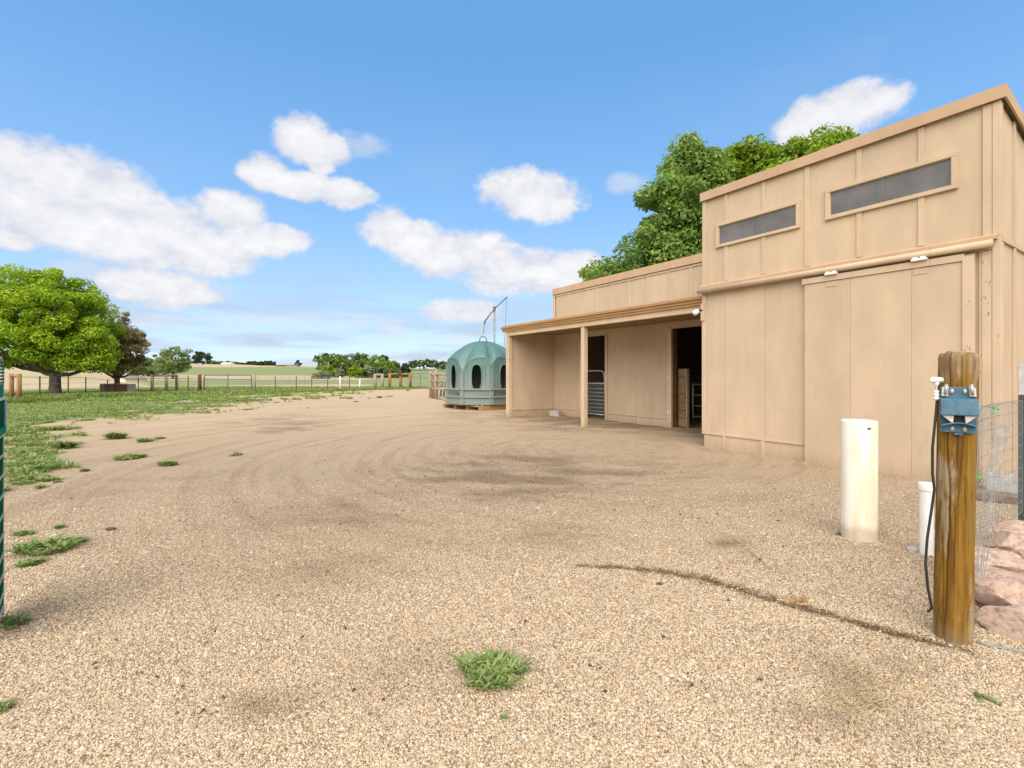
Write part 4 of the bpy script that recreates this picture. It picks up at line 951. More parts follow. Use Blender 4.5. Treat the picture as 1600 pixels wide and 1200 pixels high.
    lo = MB(); lo.tube([(-.16, 0, zt-.02), (-.16, 0, zt+.14), (-.1, 0, zt+.25), (0, 0, zt+.28), (.1, 0, zt+.22), (.15, 0, zt+.1), (.17, 0, zt-.02)], .022, 8); lo.build('lifting_loop', MAT['darkgalv'], hut, True)
hay_hut()
q = MB(); lc = Vector((cxy.x-.05, cxy.y-1.75, .18))
for s in (-1, 1): q.tube([lc+Vector((s*.06, 0, .08)), lc+Vector((s*.14, -.12, -.02))], .02, 8)
tag(q.build('tie_down', MAT['galv'], None, True), 'pale metal tie-down hooked over the pallet edge below the green hut', 'hook')
jc = P(772, 600, 24.0); jc.z = 0
jib = empty('jib_crane', (jc.x, jc.y, gz(jc.x, jc.y)), 'thin grey lifting mast with a tilted arm rising behind the green hut', 'hoist')
def J(px, py): return P(px, py, 24.0)-jib.location
q = MB(); b = J(772, 600); b.z = -.1; t = J(772.5, 485); q.tube([b, t], .05, 10); q.build('mast', MAT['mast'], jib, True)
q = MB(); q.tube([J(757, 503), J(765, 492), J(774, 481), J(792.5, 464)], .032, 8); q.build('arm', MAT['darkgalv'], jib, True)
q = MB(); q.tube([J(772, 486), J(772.6, 479)], .07, 8); q.build('pivot', MAT['darkgalv'], jib)
q = MB(); q.tube([J(757, 503), J(756, 515), J(755, 522)], .018, 6); q.tube([J(757.5, 502), J(757, 506)], .05, 8); q.build('hook_line', MAT['darkgalv'], jib)
q = MB(); q.tube([J(792, 465), J(790.5, 490), J(788, 540), J(787, 590)], .012, 5); q.build('rope', MAT['wire'], jib)

# ------------------------------------------------------------------ fences, gates, braces
def wpost(parent, p, h, r, m='woodpost', lean=0.):
    q = MB(); q.tube([(p.x, p.y, -.1), (p.x+lean, p.y, h)], [r*1.05, r], 12); return q.build('post', MAT[m], parent, True)
def brace(pts, hts, r, m, label, group=None, rails=(0.92,)):
    o0 = pts[0]; root = empty('fence_brace', (o0.x, o0.y, 0), label, 'fence brace', group)
    rel = [p-o0 for p in pts]
    for p, h in zip(rel, hts): wpost(root, p, h, r, m)
    for k in rails:
        for a, b, ha, hb in zip(rel[:-1], rel[1:], hts[:-1], hts[1:]):
            q = MB(); q.tube([Vector((a.x, a.y, ha*k)), Vector((b.x, b.y, hb*k))], r*.8, 10); q.build('rail', MAT[m], root, True)
    return root
def hz(py, Y): return CH+(HY-py)/F*Y
Yb = 26.5
brace([P(18, 600, Yb), P(30, 600, Yb-1.2)], [hz(584, Yb), hz(584, Yb-1.2)], .10, 'woodpost', 'pair of orange-brown log posts with a crossbar by the left edge')
Yb = 41.
brace([P(238, 600, Yb), P(260, 600, Yb), P(276, 600, Yb+1)], [hz(585.5, Yb)]*3, .12, 'greywood', 'weathered three-post brace left of the field gate', rails=(.95,))
Yb = 42.
rp = empty('gate_post', (P(312, 600, Yb).x, Yb, 0), 'single reddish wooden post left of the field gate', 'post'); wpost(rp, Vector(), hz(585, Yb), .14, 'redpost')
rp = empty('gate_post', (P(397, 600, Yb).x, Yb, 0), 'pale wooden post right of the field gate', 'post'); wpost(rp, Vector(), hz(585, Yb), .13, 'greywood')
def tube_gate(px0, px1, pyt, pyb, Y, label, m, mids=1, rails=1):
    a, b = P(px0, 600, Y), P(px1, 600, Y); root = empty('field_gate', (a.x, a.y, 0), label, 'gate'); w = b.x-a.x; zt, zb = hz(pyt, Y), hz(pyb, Y)
    q = MB(); q.tube([(0, 0, zb), (0, 0, zt-.15), (.05, 0, zt-.05), (.15, 0, zt), (w-.15, 0, zt), (w-.05, 0, zt-.05), (w, 0, zt-.15), (w, 0, zb), (0, 0, zb)], .045, 8); q.build('frame', MAT[m], root, True)
    for i in range(mids):
        q = MB(); x = w*(i+1)/(mids+1); q.tube([(x, 0, zb), (x, 0, zt)], .04, 8); q.build('upright', MAT[m], root)
    for i in range(rails):
        q = MB(); z = lerp(zt, zb, .27+.2*i); q.tube([(0, 0, z), (w, 0, z)], .03, 8); q.build('rail', MAT[m], root)
    q = MB(); n = int(w/.3)
    for i in range(1, n): q.tube([(w*i/n, 0, zb), (w*i/n, 0, zt-.35)], .006, 4)
    for i in range(5): q.tube([(0, 0, lerp(zb, zt-.35, i/5)), (w, 0, lerp(zb, zt-.35, i/5))], .006, 4)
    q.build('wire_grid', MAT['wire'], root); return root
tube_gate(319, 393, 586, 611, 42., 'long dark tube gate in the field fence', 'darkgalv')
def wire_fence(pts, heights, label, m='rustpost', group=None, nw=4, wr=.008, pw=.035):
    o0 = pts[0]; root = empty('wire_fence', (o0.x, o0.y, 0), label, 'fence', group)
    for p, h in zip(pts, heights):
        q = MB(); r = p-o0; g0 = 0
        q.box((r.x-pw, r.y-pw*.3, -.15), (r.x+pw, r.y+pw*.3, h)); q.box((r.x-pw*.3, r.y, -.15), (r.x+pw*.3, r.y+pw*1.3, h)); q.build('post', MAT[m], root)
    for i in range(nw):
        q = MB(); q.tube([Vector((p.x-o0.x, p.y-o0.y, h*(.95-.8*i/max(1, nw-1)))) for p, h in zip(pts, heights)], wr, 4, False); q.build('wire', MAT['wire'], root)
    return root
lst = [(30, 630, 25.3), (62, 0, 27.5), (106.5, 0, 30.5), (134, 0, 37), (168, 0, 39), (216, 0, 40), (238, 0, 41)]
tops = [587, 588, 588, 589, 593, 590, 587]
wire_fence([P(p[0], 600, p[2]) for p in lst], [hz(t, p[2]) for t, p in zip(tops, lst)], 'steel post and wire fence running from the log posts past the maple', 'rustpost')
wire_fence([P(x, 600, 41.5) for x in (276, 294, 312)], [hz(587, 41.5)]*3, 'short stretch of wire fence between the weathered brace and the reddish post')
xs_ = [397, 430, 463, 487, 512, 530, 546, 562, 586]
wire_fence([P(x, 600, 42+(x-397)/190*8) for x in xs_], [hz(588 if i not in (5, 7) else 586.5, 42+(x-397)/190*8) for i, x in enumerate(xs_)], 'thin steel post fence between the field gate and the grey brace')
xs_ = [x for x in range(380, 560, 12)]
wire_fence([P(x, 600, 74) for x in xs_], [hz(589.5, 74)]*len(xs_), 'closely posted second fence line farther out in the pasture', m='greywood', nw=5, wr=.014)
xs_ = [x for x in range(110, 380, 30)]
wire_fence([P(x, 600, 78) for x in xs_], [hz(590, 78)]*len(xs_), 'far pale fence across the pasture behind the feed bunk', m='greywood', nw=3, wr=.014)
for x, y0_, y1_, lab in ((562, 592, 602, 'white marker post leaning by the thin steel fence, right of two'), (531, 588, 597, 'white marker post by the thin steel fence, left of two')):
    Y = 47.; a = P(x, 600, Y); q = MB(); q.tube([(0, 0, 0), (.02, 0, hz(y0_, Y))], [.07, .06], 8)
    r = q.build('marker_post', MAT['white'], None, True); r.location = (a.x, a.y, 0); tag(r, lab, 'post')
brace([P(586, 600, 50), P(597.5, 600, 50)], [hz(584, 50)]*2, .16, 'greywood', 'pale grey two-post brace in the far fence', rails=(.93,))
brace([P(609, 600, 51), P(626, 600, 53), P(641, 600, 51)], [hz(583.5, 51), hz(583.5, 53), hz(583.5, 51)], .15, 'woodpost', 'brown three-post brace left of the far wire gate', rails=(.95,))
tube_gate(642.5, 671, 583.5, 606, 50., 'far wire gate between the brown brace and the log corral', 'darkgalv')
# log corral beside the hut
cor = [P(674, 600, 31), P(681, 600, 29.5), P(712, 600, 29), P(760, 600, 29.5), P(800, 600, 30)]
o0 = cor[0]; cr = empty('corral_fence', (o0.x, o0.y, 0), 'weathered log rail corral fence behind the green hut', 'fence')
rel = [p-o0 for p in cor]
for p, h in zip(rel, [1.72, 1.75, 1.6, 1.6, 1.6]): wpost(cr, p, h, .14, 'greywood', random.uniform(-.05, .05))
wpost(cr, P(677.5, 600, 30.3)-o0, 1.75, .12, 'woodpost')
for z in (1.52, 1.08, .62):
    for a, b in zip(rel[:-1], rel[1:]):
        q = MB(); dz = random.uniform(-.04, .04); q.tube([Vector((a.x, a.y-.1, z)), Vector((b.x, b.y-.1, z+dz))], .075, 10); q.build('rail', MAT['greywood'], cr, True)
for px in (688, 693, 698):
    q = MB(); a = P(px, 600, 30.5)-o0; q.tube([Vector((a.x, a.y, .1)), Vector((a.x+.18, a.y, 1.5))], .07, 8); q.build('stay', MAT['greywood'], cr, True)
q = MB(); a = P(688, 600, 29.2)-o0; b = P(704, 600, 26)-o0; q.tube([Vector((a.x-.2, a.y, .06)), Vector((b.x, b.y, .06))], .08, 10); q.build('ground_log', MAT['greywood'], cr, True)
# feed bunk
Y = 37.; a = P(156, 600, Y); b = P(203, 600, Y); w = b.x-a.x
fb = empty('feed_bunk', (a.x, a.y, 0), 'low brown plank feed bunk with pale end posts in the tall grass', 'feed bunk')
zt = hz(599.5, Y)
for i in range(11):
    x = .42+(w-.62)*i/11; box('plank', (x, 0, .05), (x+(w-.62)/11-.02, .04, zt-.06), MAT['brownboard'], fb)
box('top_board', (.38, -.03, zt-.055), (w-.16, .1, zt), MAT['greywood'], fb)
for x in (0, .22, w-.18): box('end_post', (x, -.02, 0), (x+.17, .6, zt-.02), MAT['greywood'], fb)
box('back_board', (.2, .55, .05), (w-.2, .6, zt-.08), MAT['brownboard'], fb)
# shed
Y = 76.; a = P(180, 600, Y); w = P(204, 600, Y).x-a.x; g0 = fz(a.x, Y)
sh = empty('shed', (a.x, Y, g0), 'small cream gabled shed standing beyond the feed bunk', 'shed', rz=-.35)
ze = hz(592, Y)-g0; zr = hz(588.5, Y)-g0
q = MB(); q.prism([(0, 0, -.3), (w, 0, -.3), (w, 0, ze), (w/2, 0, zr), (0, 0, ze)], (0, 3.2, 0)); q.build('wall', MAT['cream'], sh)
for s in (0, 1):
    x0, x1 = (-.15, w/2) if s == 0 else (w/2, w+.15); za, zb = (ze-.05, zr+.06) if s == 0 else (zr+.06, ze-.05)
    q = MB(); q.prism([(x0, -.15, za), (x1, -.15, zb), (x1, -.15, zb+.07), (x0, -.15, za+.07)], (0, 3.5, 0)); q.build('roof', MAT['greyroof'], sh)
box('window', (w*.3, -.03, ze*.55), (w*.47, -.005, ze*.82), MAT['black'], sh)
q = MB(); q.tube([(0, 0, 0), (0, 0, hz(574, 95)-fz(P(199, 600, 95).x, 95))], .14, 8); u = q.build('utility_pole', MAT['greywood']); u.location = (P(199, 600, 95).x, 95, fz(P(199, 600, 95).x, 95)); tag(u, 'short bare utility pole standing beyond the cream shed', 'pole')
# long white building and low clutter on the ridge
Y = 290.; a = P(345, 573, Y); w = P(360, 573, Y).x-a.x; g0 = fz(a.x, Y)
lbd = empty('far_building', (a.x, Y, g0), 'long low white building on the far ridge', 'building')
h = hz(572.3, Y)-g0
q = MB(); q.prism([(0, 0, -.5), (0, 5, -.5), (0, 5, max(1., h-.3)), (0, 2.5, max(1.5, h+.3)), (0, 0, max(1., h-.3))], (w, 0, 0)); q.build('wall', MAT['whitewall'], lbd)
q = MB(); q.prism([(-.2, -.3, max(1., h-.3)), (-.2, 2.5, max(1.5, h+.3)+.05), (-.2, 2.5, max(1.5, h+.3)+.15), (-.2, -.3, max(1., h-.3)+.1)], (w+.4, 0, 0)); q.build('roof', MAT['whitewall'], lbd)
for px0, px1, pyt, lab, m in ((430, 447, 575.5, 'far low brown sheds on the ridge left of the lone tree', 'redpost'), (447, 464, 576.5, 'far pale equipment row on the ridge below the lone tree', 'greywood')):
    Y = 230.; a = P(px0, 580, Y); w = P(px1, 580, Y).x-a.x; g0 = fz(a.x, Y); r = empty('far_shed', (a.x, Y, g0), lab, 'shed'); h = max(.9, hz(pyt, Y)-g0)
    q = MB(); q.box((0, 0, -.6), (w, 3, h*.7)); q.build('wall', MAT[m], r)
    q = MB(); q.prism([(-.2, -.2, h*.7), (-.2, 3.2, h*.7), (-.2, 1.5, h)], (w+.4, 0, 0)); q.build('roof', MAT['greyroof'], r)

# ------------------------------------------------------------------ trees
def leaves_mesh(name, centers, radii, per, size, m, parent, tint_c, up=.5, flat=.65, droop=0., rg=rng, hull=.55):
    """leaf-sized faces through the crown: for each clump a cloud of folded leaves"""
    n = len(centers); idx = np.repeat(np.arange(n), per); k = len(idx)
    d = rg.normal(size=(k, 3)); d /= np.linalg.norm(d, axis=1)[:, None]
    rad = rg.random(k)**(1/3.)*(1-hull)+hull*rg.random(k)**.25
    p = centers[idx]+d*rad[:, None]*radii[idx]*np.array([1, 1, flat])
    if droop: p[:, 2] -= droop*rg.random(k)*np.linalg.norm(d[:, :2], axis=1)*radii[idx][:, 0]
    nrm = d*.7+rg.normal(size=(k, 3))*.55+np.array([0, 0, up]); nrm /= np.linalg.norm(nrm, axis=1)[:, None]
    t = np.cross(nrm, rg.normal(size=(k, 3))); t /= np.linalg.norm(t, axis=1)[:, None]; b = np.cross(nrm, t)
    s = size*(.6+.8*rg.random(k))[:, None]
    v = np.empty((k, 4, 3)); v[:, 0] = p-t*s*.55; v[:, 1] = p+b*s*.33+nrm*s*.12; v[:, 2] = p+t*s*.6-nrm*s*.15; v[:, 3] = p-b*s*.33+nrm*s*.10
    me = fast_mesh(name, v.reshape(-1, 3), k, 4)
    tint = np.clip(tint_c[idx]+rg.normal(size=k)*.16, 0, 1); add_attr(me, 'tint', tint, 'FACE')
    return link(name, me, m, parent)
def limb(q, a, b, r0, r1, n=6, wob=.12, rg=rng):
    a = Vector(a); b = Vector(b); L = (b-a).length; pts = []; rs = []
    for i in range(n+1):
        t = i/n; p = a.lerp(b, t)+Vector(rg.normal(size=3))*wob*L*.12*(1 if 0 < i < n else 0); p.z += .10*L*math.sin(PI*t)*-.4
        pts.append(p); rs.append(lerp(r0, r1, t))
    q.tube(pts, rs, 7, False)
def make_tree(name, label, base, trunk_h, trunk_r, env, nclump, cr, per, lsize, m, group=None, seed=0, cat='tree', tint=(.5, .22), flat=.65, limbs=14, droop=0., up=.5, lean=(0, 0)):
    """env(rg,n) -> (n,3) clump centres relative to base"""
    rg = np.random.default_rng(seed)
    root = empty(name, base, label, cat, group); c = env(rg, nclump); n = len(c)
    radii = cr*(.65+.7*rg.random(n))[:, None]*np.ones((1, 3))
    q = MB(); top = Vector((lean[0], lean[1], trunk_h))
    q.tube([(0, 0, -.3), (0, 0, .05), (lean[0]*.3, lean[1]*.3, trunk_h*.4), tuple(top)], [trunk_r*1.5, trunk_r*1.12, trunk_r*.92, trunk_r*.85], 12)
    q.build('trunk', MAT['bark'], root, True)
    q = MB(); order = rg.permutation(n)[:limbs]
    for j in order:
        tgt = Vector(c[j]); st = Vector((lean[0], lean[1], trunk_h*(.8+.2*rg.random())))
        limb(q, st, tgt*.96+st*.04, trunk_r*.5, trunk_r*.10, 7, rg=rg)
    zmax = c[:, 2].max(); limb(q, top, (lean[0], lean[1], lerp(trunk_h, zmax, .8)), trunk_r*.75, trunk_r*.1, 6, rg=rg)
    q.build('branches', MAT['bark'], root, True)
    tc = np.clip(tint[0]+tint[1]*rg.normal(size=n), .02, .98)
    leaves_mesh('crown', c, radii, per, lsize, m, root, tc, up=up, flat=flat, droop=droop, rg=rg)
    return root
def ellip(cx, cy, cz, rx, ry, rz_, lo=-.55, shell=.62, noise=.18):
    def f(rg, n):
        out = []
        while len(out) < n:
            d = rg.normal(size=3); d /= np.linalg.norm(d)
            if d[2] < lo: continue
            r = (shell+(1-shell)*rg.random()**.6)*(1+noise*(rg.random()-.5)*2)
            out.append((cx+d[0]*rx*r, cy+d[1]*ry*r, cz+d[2]*rz_*r))
        return np.array(out)
    return f
def cone(h0, h1, r0, r1, pw=.8):
    def f(rg, n):
        out = []
        for _ in range(n):
            t = rg.random()**1.25; z = lerp(h0, h1, t); r = lerp(r0, r1, t**pw)*(.45+.55*rg.random()**.5)*(1+.16*rg.normal()); a = rg.random()*2*PI
            out.append((r*math.cos(a), r*math.sin(a), z+.3*rg.normal()))
        return np.array(out)
    return f
def union(*fs):
    def f(rg, n):
        w = [x[0] for x in fs]; s = sum(w); return np.concatenate([g(rg, max(1, int(n*a/s))) for a, g in fs])
    return f
# maple at the left
mb = P(86, 600, 34.0); mb.z = 0
make_tree('maple_tree', 'big bright green maple with a wide rounded crown at the left', mb, 1.75, .36,
          union((6, ellip(-.6, 0, 5.1, 3.7, 3.7, 3.8, -.72, .45)), (3, ellip(-2.2, 0, 5.1, 3.0, 3.2, 3.6, -.72, .5)), (3, ellip(1.1, -.3, 3.7, 2.5, 2.8, 1.8, -.85, .45)), (1.2, ellip(1.9, -.2, 2.4, 1.7, 2, .4, -.9, .3)), (.8, ellip(-2.6, -.2, 2.6, 2.2, 2, .6, -.9, .3))),
          540, .60, 215, .145, MAT['lf_maple'], seed=3, tint=(.6, .2), limbs=26, flat=.75)
rb_ = P(183, 600, 40.0); rb_.z = 0
make_tree('plum_tree', 'dark reddish-brown leaved tree just behind the bright maple', rb_, 1.3, .22,
          union((3, ellip(-.3, 0, 3.8, 2.3, 2.3, 2.7, -.8, .3)), (2, ellip(.7, 0, 3.3, 1.5, 1.6, 2.6, -.8, .3))), 170, .42, 90, .16, MAT['lf_red'], seed=5, limbs=26, tint=(.5, .25))
# pale trees by the far fence
for px, pyt, rad, Y, lab, sd, m, pyb in ((270, 541, 27, 92, 'pale green willow-like tree at the far fence, larger of two', 7, 'lf_willow', 590), (224, 558, 21, 94, 'grey-green bushy tree at the far fence, smaller of two', 8, 'lf_willow', 594)):
    b = P(px, 600, Y); b.z = fz(b.x, Y); zt_ = hz(pyt, Y)-b.z; r = rad/F*Y
    make_tree('willow_tree', lab, b, zt_*.22, .22, ellip(0, 0, zt_*.52, r*.9, r*.9, zt_*.46, -.8, .45), 100, .62, 110, .24, MAT[m], 'pale trees by the far fence', sd, tint=(.5, .2))
def far_tree(px, pyt, pyb, half, Y, label, m, seed, group, ncl=50, per=60, ls=.4, name='tree', flat=.7):
    b = P(px, 600, Y); b.z = fz(b.x, Y) if pyb is None else min(hz(pyb, Y), fz(b.x, Y)+6); zt_ = hz(pyt, Y)-b.z; r = half/F*Y
    return make_tree(name, label, b, zt_*.2, zt_*.03, ellip(0, 0, zt_*.5, r*.88, r*.88, zt_*.45, -.85, .45), ncl, r*.25, per, ls, MAT[m], group, seed, flat=flat, limbs=8, tint=(.5, .25))
far_tree(316, 547.5, None, 13, 285, 'dark lone tree on the ridge right of the pale willow', 'lf_dark', 20, None, 46, 70, .75)
far_tree(466.5, 563, None, 5, 285, 'tiny lone tree on the ridge near the middle', 'lf_dark', 21, None, 20, 60, .7)
k = 0
for px, pyt, hf, m in ((292, 566, 9, 'lf_far'), (302, 564, 8, 'lf_far'), (332, 563, 9, 'lf_far'), (345, 566, 9, 'lf_far'), (358, 565, 9, 'lf_far'), (370, 566, 8, 'lf_far'), (381, 567, 6, 'lf_dark'), (390, 565, 7, 'lf_dark'), (402, 564, 8, 'lf_dark'), (413, 564.5, 8, 'lf_dark'), (424, 564, 7, 'lf_dark')):
    far_tree(px, pyt, None, hf, 320, 'small tree in the low line along the far ridge', m, 30+k, 'trees along the far ridge', 26, 50, .9); k += 1
grove = [(512, 549, 20, 132, 'dark broad tree at the left end of the grove', 'lf_mid'), (540, 552, 20, 138, 'second tree from the left in the grove', 'lf_mid'), (565, 550, 17, 140, 'tree in the middle of the grove with a rounded top', 'lf_mid'),
         (590, 553, 18, 138, 'bright tree right of the middle of the grove', 'lf_lime'), (601, 551, 9, 150, 'thin dark tree top standing at the right of the grove', 'lf_dark'), (612, 562, 16, 134, 'lower sloping tree toward the right of the grove', 'lf_mid'),
         (630, 570, 12, 134, 'low dark tree at the right end of the grove', 'lf_dark'), (515, 571, 13, 122, 'rounded bright bush in front at the left of the grove', 'lf_lime'), (556, 572, 13, 120, 'rounded lime bush in front of the grove', 'lf_lime'), (575, 571, 13, 124, 'olive bush in front of the grove right of the lime bush', 'lf_sage'), (598, 573, 14, 126, 'dusty bush in front of the right half of the grove', 'lf_far'), (531, 575, 8, 121, 'small grey bush between the two bright bushes', 'lf_sage'), (618, 578, 14, 125, 'low grey-green bush at the right front of the grove', 'lf_far')]
for i, (px, pyt, hf, Y, lab, m) in enumerate(grove): far_tree(px, pyt, 592 if pyt < 570 else 591, hf, Y, lab, m, 60+i, 'trees of the grove', 60, 70, .42, 'tree' if pyt < 570 else 'bush')
far_tree(506, 579, 592, 11, 105, 'pale silvery bush left in front of the grove', 'lf_sage', 80, None, 40, 60, .3, 'bush')
far_tree(496, 583, 593, 9, 104, 'low silvery bush farthest left of the grove', 'lf_sage', 81, None, 30, 60, .3, 'bush')
k = 0
for px, pyt, hf, m in ((634, 567, 6, 'lf_dark'), (645, 563, 8, 'lf_far'), (656, 561, 9, 'lf_far'), (667, 559.5, 10, 'lf_far'), (679, 562, 9, 'lf_far'), (690, 564, 9, 'lf_far'), (700, 566, 8, 'lf_far'), (712, 565, 9, 'lf_far'), (724, 566, 9, 'lf_far'), (736, 565, 9, 'lf_far'), (750, 566, 9, 'lf_far'), (764, 566, 9, 'lf_far')):
    far_tree(px, pyt, 577, hf, 260, 'tree in the distant olive tree line behind the hut', m, 90+k, 'distant tree line behind the hut', 30, 50, .75); k += 1
# trees behind the barn
b = P(1075, 600, 25.0); b.z = 0
make_tree('poplar_tree', 'tall dark green pyramid-shaped tree rising behind the barn roof', b, 3, .35, union((5, cone(1.8, 13.4, 6.6, .3, .8)), (2, ellip(-2.6, -1, 6.2, 2.6, 2.4, 2.6, -.9, .5)), (1.5, ellip(-.6, -1, 9.6, 2.2, 2.2, 2.2, -.9, .5)), (1, ellip(-4.2, -.5, 4.5, 2.0, 2, 2.3, -.9, .5)), (.6, ellip(.6, -.5, 11.6, 1.3, 1.2, 1.2, -.9, .5))), 450, .72, 210, .165, MAT['lf_barn'], 'trees behind the barn', 101, tint=(.5, .22), limbs=30, droop=.3)
b = P(1185, 600, 27.0); b.z = 0
make_tree('broadleaf_tree', 'lighter green tree behind the barn between the pyramid tree and the far right one', b, 3, .3, union((4, cone(2.5, 13.1, 4.6, 2.6, 1.2)), (1.3, ellip(-.5, -.6, 12.3, 2.3, 1.5, 1.6, -.9, .3))), 460, .7, 130, .2, MAT['lf_lime'], 'trees behind the barn', 102, tint=(.4, .22), limbs=20)
b = P(1290, 600, 25.5); b.z = 0
make_tree('broadleaf_tree', 'yellow-green tree top showing over the tall bay left of the windows', b, 4, .3, union((3, cone(5, 13.3, 3.8, 2.2, 1.6)), (1, ellip(-2.2, 0, 11.6, 2.0, 1.6, 1.3, -.9, .4)), (.4, ellip(.3, 0, 13.2, .8, .8, .8, -.9, .4))), 420, .65, 130, .2, MAT['lf_lime'], 'trees behind the barn', 103, tint=(.55, .2), limbs=20)
b = P(945, 600, 27.5); b.z = 0
make_tree('broadleaf_tree', 'small bright tree behind the low wing at the left foot of the pyramid tree', b, 2.2, .2, ellip(0, 0, 5.6, 1.5, 1.5, 2.4, -.8, .5), 110, .5, 100, .18, MAT['lf_lime'], 'trees behind the barn', 104, tint=(.45, .2), limbs=14)

# ------------------------------------------------------------------ weeds and grass
def blades(name, pts, hts, per, spread, width, m, parent=None, rg=rng, lay=.5, tint0=.5, leafy=True):
    """each point a small plant of `per` narrow leaves, each leaf two faces bent outward"""
    n = len(pts); idx = np.repeat(np.arange(n), per); k = len(idx)
    a = rg.random(k)*2*PI; h = hts[idx]*(.5+.8*rg.random(k)); out = np.stack([np.cos(a), np.sin(a), np.zeros(k)], 1)
    lean = (lay*(.4+.9*rg.random(k)))[:, None]
    p0 = pts[idx]+out*(rg.random(k)*spread*.25)[:, None]
    p1 = p0+out*(h[:, None]*lean*.55)+np.array([0, 0, 1])*(h*.62)[:, None]
    p2 = p1+out*(h[:, None]*lean*.75)+np.array([0, 0, 1])*(h*.36*(1-.9*rg.random(k)*lay))[:, None]
    side = np.stack([-np.sin(a), np.cos(a), np.zeros(k)], 1)*(width*(.6+.8*rg.random(k)))[:, None]
    v = np.empty((k, 2, 3, 3)); v[:, 0, 0] = p0; v[:, 0, 1] = p1-side; v[:, 0, 2] = p1+side; v[:, 1, 0] = p1+side; v[:, 1, 1] = p1-side; v[:, 1, 2] = p2
    me = fast_mesh(name, v.reshape(-1, 3), 2*k, 3)
    tint = np.clip(tint0+.26*rg.normal(size=n)[idx]+.12*rg.normal(size=k), 0, 1); add_attr(me, 'tint', np.repeat(tint, 2), 'FACE')
    return link(name, me, m, parent)
def with_z(xy): return np.column_stack([xy, gheight(xy[:, 0], xy[:, 1])])
# weedy ground cover at the left: thinned with distance
def scatter(n, y0, y1, thr):
    out = []
    while sum(len(o) for o in out) < n:
        y = y0*(y1/y0)**rng.random(60000); x = (-1.35+1.3*rng.random(60000))*y
        g = grass_amount(x, y)+1.3*(fbm(x*3.2, y*3.2, 4)-.5)
        ok = (g > thr) & (x > -41); out.append(np.column_stack([x[ok], y[ok]]))
    return np.concatenate(out)[:n]
xy = scatter(34000, 5.0, 32, .79); d = np.hypot(xy[:, 0], xy[:, 1])
o = blades('ground_weeds', with_z(xy), .022+.035*rng.random(len(xy))+.0010*d, 7, .12, .010, MAT['weed'], lay=1.0, tint0=.6); o.data.name = 'ground_weeds'; o['kind'] = 'stuff'
def patches(name, boxes, m, hmin, hmax, seed):
    rg = np.random.default_rng(seed); out = []
    for (x0, x1, y0, y1, n, rad) in boxes:
        for _ in range(n):
            c = G(rg.uniform(x0, x1), rg.uniform(y0, y1)); k = int(rg.uniform(15, 75)); R_ = rad*rg.uniform(.4, 1.3)
            a = rg.random(k)*2*PI; q = np.sqrt(rg.random(k))*R_; out.append(np.column_stack([c.x+1.5*q*np.cos(a), c.y+q*np.sin(a)*.8]))
    xy = np.concatenate(out); o = blades(name, with_z(xy), hmin+(hmax-hmin)*rg.random(len(xy)), 8, .12, .010, m, None, rg, 1.0, .5); o['kind'] = 'stuff'; return o
patches('weed_patches', [(14, 62, 655, 700, 24, .34), (14, 95, 690, 745, 17, .22), (60, 130, 655, 675, 6, .3), (100, 250, 638, 656, 22, .5), (190, 330, 624, 646, 26, .7), (250, 410, 616, 634, 24, .8), (400, 520, 612, 621, 12, .9)], MAT['weed'], .03, .11, 77)
xy = scatter(16000, 26, 58, .62)
o = blades('meadow_grass', with_z(xy), .06+.09*rng.random(len(xy)), 6, .25, .03, MAT['grass'], lay=.6, tint0=.5); o['kind'] = 'stuff'
# tall grass band below the maple and along the field fence
def band(n, poly, hmin, hmax, name, tint0, per=7, wd=.018):
    a = [(P(px, 600, Y).x, Y) for px, Y in poly]; t = rng.random(n)*(len(a)-1); i = t.astype(int); f = t-i; A_ = np.array(a)
    xy = A_[i]*(1-f)[:, None]+A_[np.minimum(i+1, len(a)-1)]*f[:, None]; xy = xy+rng.normal(size=xy.shape)*np.array([.5, .8])
    keep = fbm(xy[:, 0]*.7, xy[:, 1]*.7, 3) > .36; xy = xy[keep]
    o = blades(name, with_z(xy), hmin+(hmax-hmin)*rng.random(len(xy)), per, .2, wd, MAT['grass'], lay=.45, tint0=tint0); o['kind'] = 'stuff'; return o
band(7000, [(40, 25), (70, 27), (100, 29.5), (130, 30.5), (160, 31.5), (205, 33)], .12, .32, 'tall_grass', .35, 8, .018)
band(5000, [(215, 37), (290, 36.5), (300, 36), (330, 37.5), (400, 38.5), (430, 39), (500, 42), (560, 45), (640, 50)], .07, .24, 'fence_grass', .45, 8, .022)
def tuft(px, py, wpx, hpx, label, seed, kind='weed', n=None):
    rg = np.random.default_rng(seed); c = G(px, py); w = wpx/F*c.y; h = hpx/F*c.y
    n = n or max(8, int(90*w+20)); h *= .85; r = np.sqrt(rg.random(n))*w*.42; a = rg.random(n)*2*PI
    xy = np.column_stack([c.x+r*np.cos(a), c.y+.75*r*np.sin(a)])
    pts = with_z(xy)-np.array([c.x, c.y, 0]); kz = rg.random(n)*(1-r/(w*.5)); pts[:, 2] += h*.42*kz; hts = h*(.30+.22*rg.random(n))
    o = blades('weed_tuft', pts, np.maximum(hts, .012), 12, w*.12, max(.003, h*.056), MAT['weed'], None, rg, 1.15, .52); o.location = (c.x, c.y, 0)
    return tag(o, label, 'weed', 'weed tufts on the gravel')
tuft(768, 1060, 112, 44, 'bright green leafy weed alone on the gravel at the bottom centre', 1, n=60)
tuft(76, 860, 92, 34, 'spreading green weed clump at the lower left near the green gate', 2, n=40)
tuft(48, 882, 45, 18, 'low weed just in front of the spreading lower-left clump', 3)
tuft(118, 847, 36, 14, 'small weed off the right end of the spreading lower-left clump', 4)
tuft(37, 836, 30, 12, 'small weed behind the spreading lower-left clump', 5)
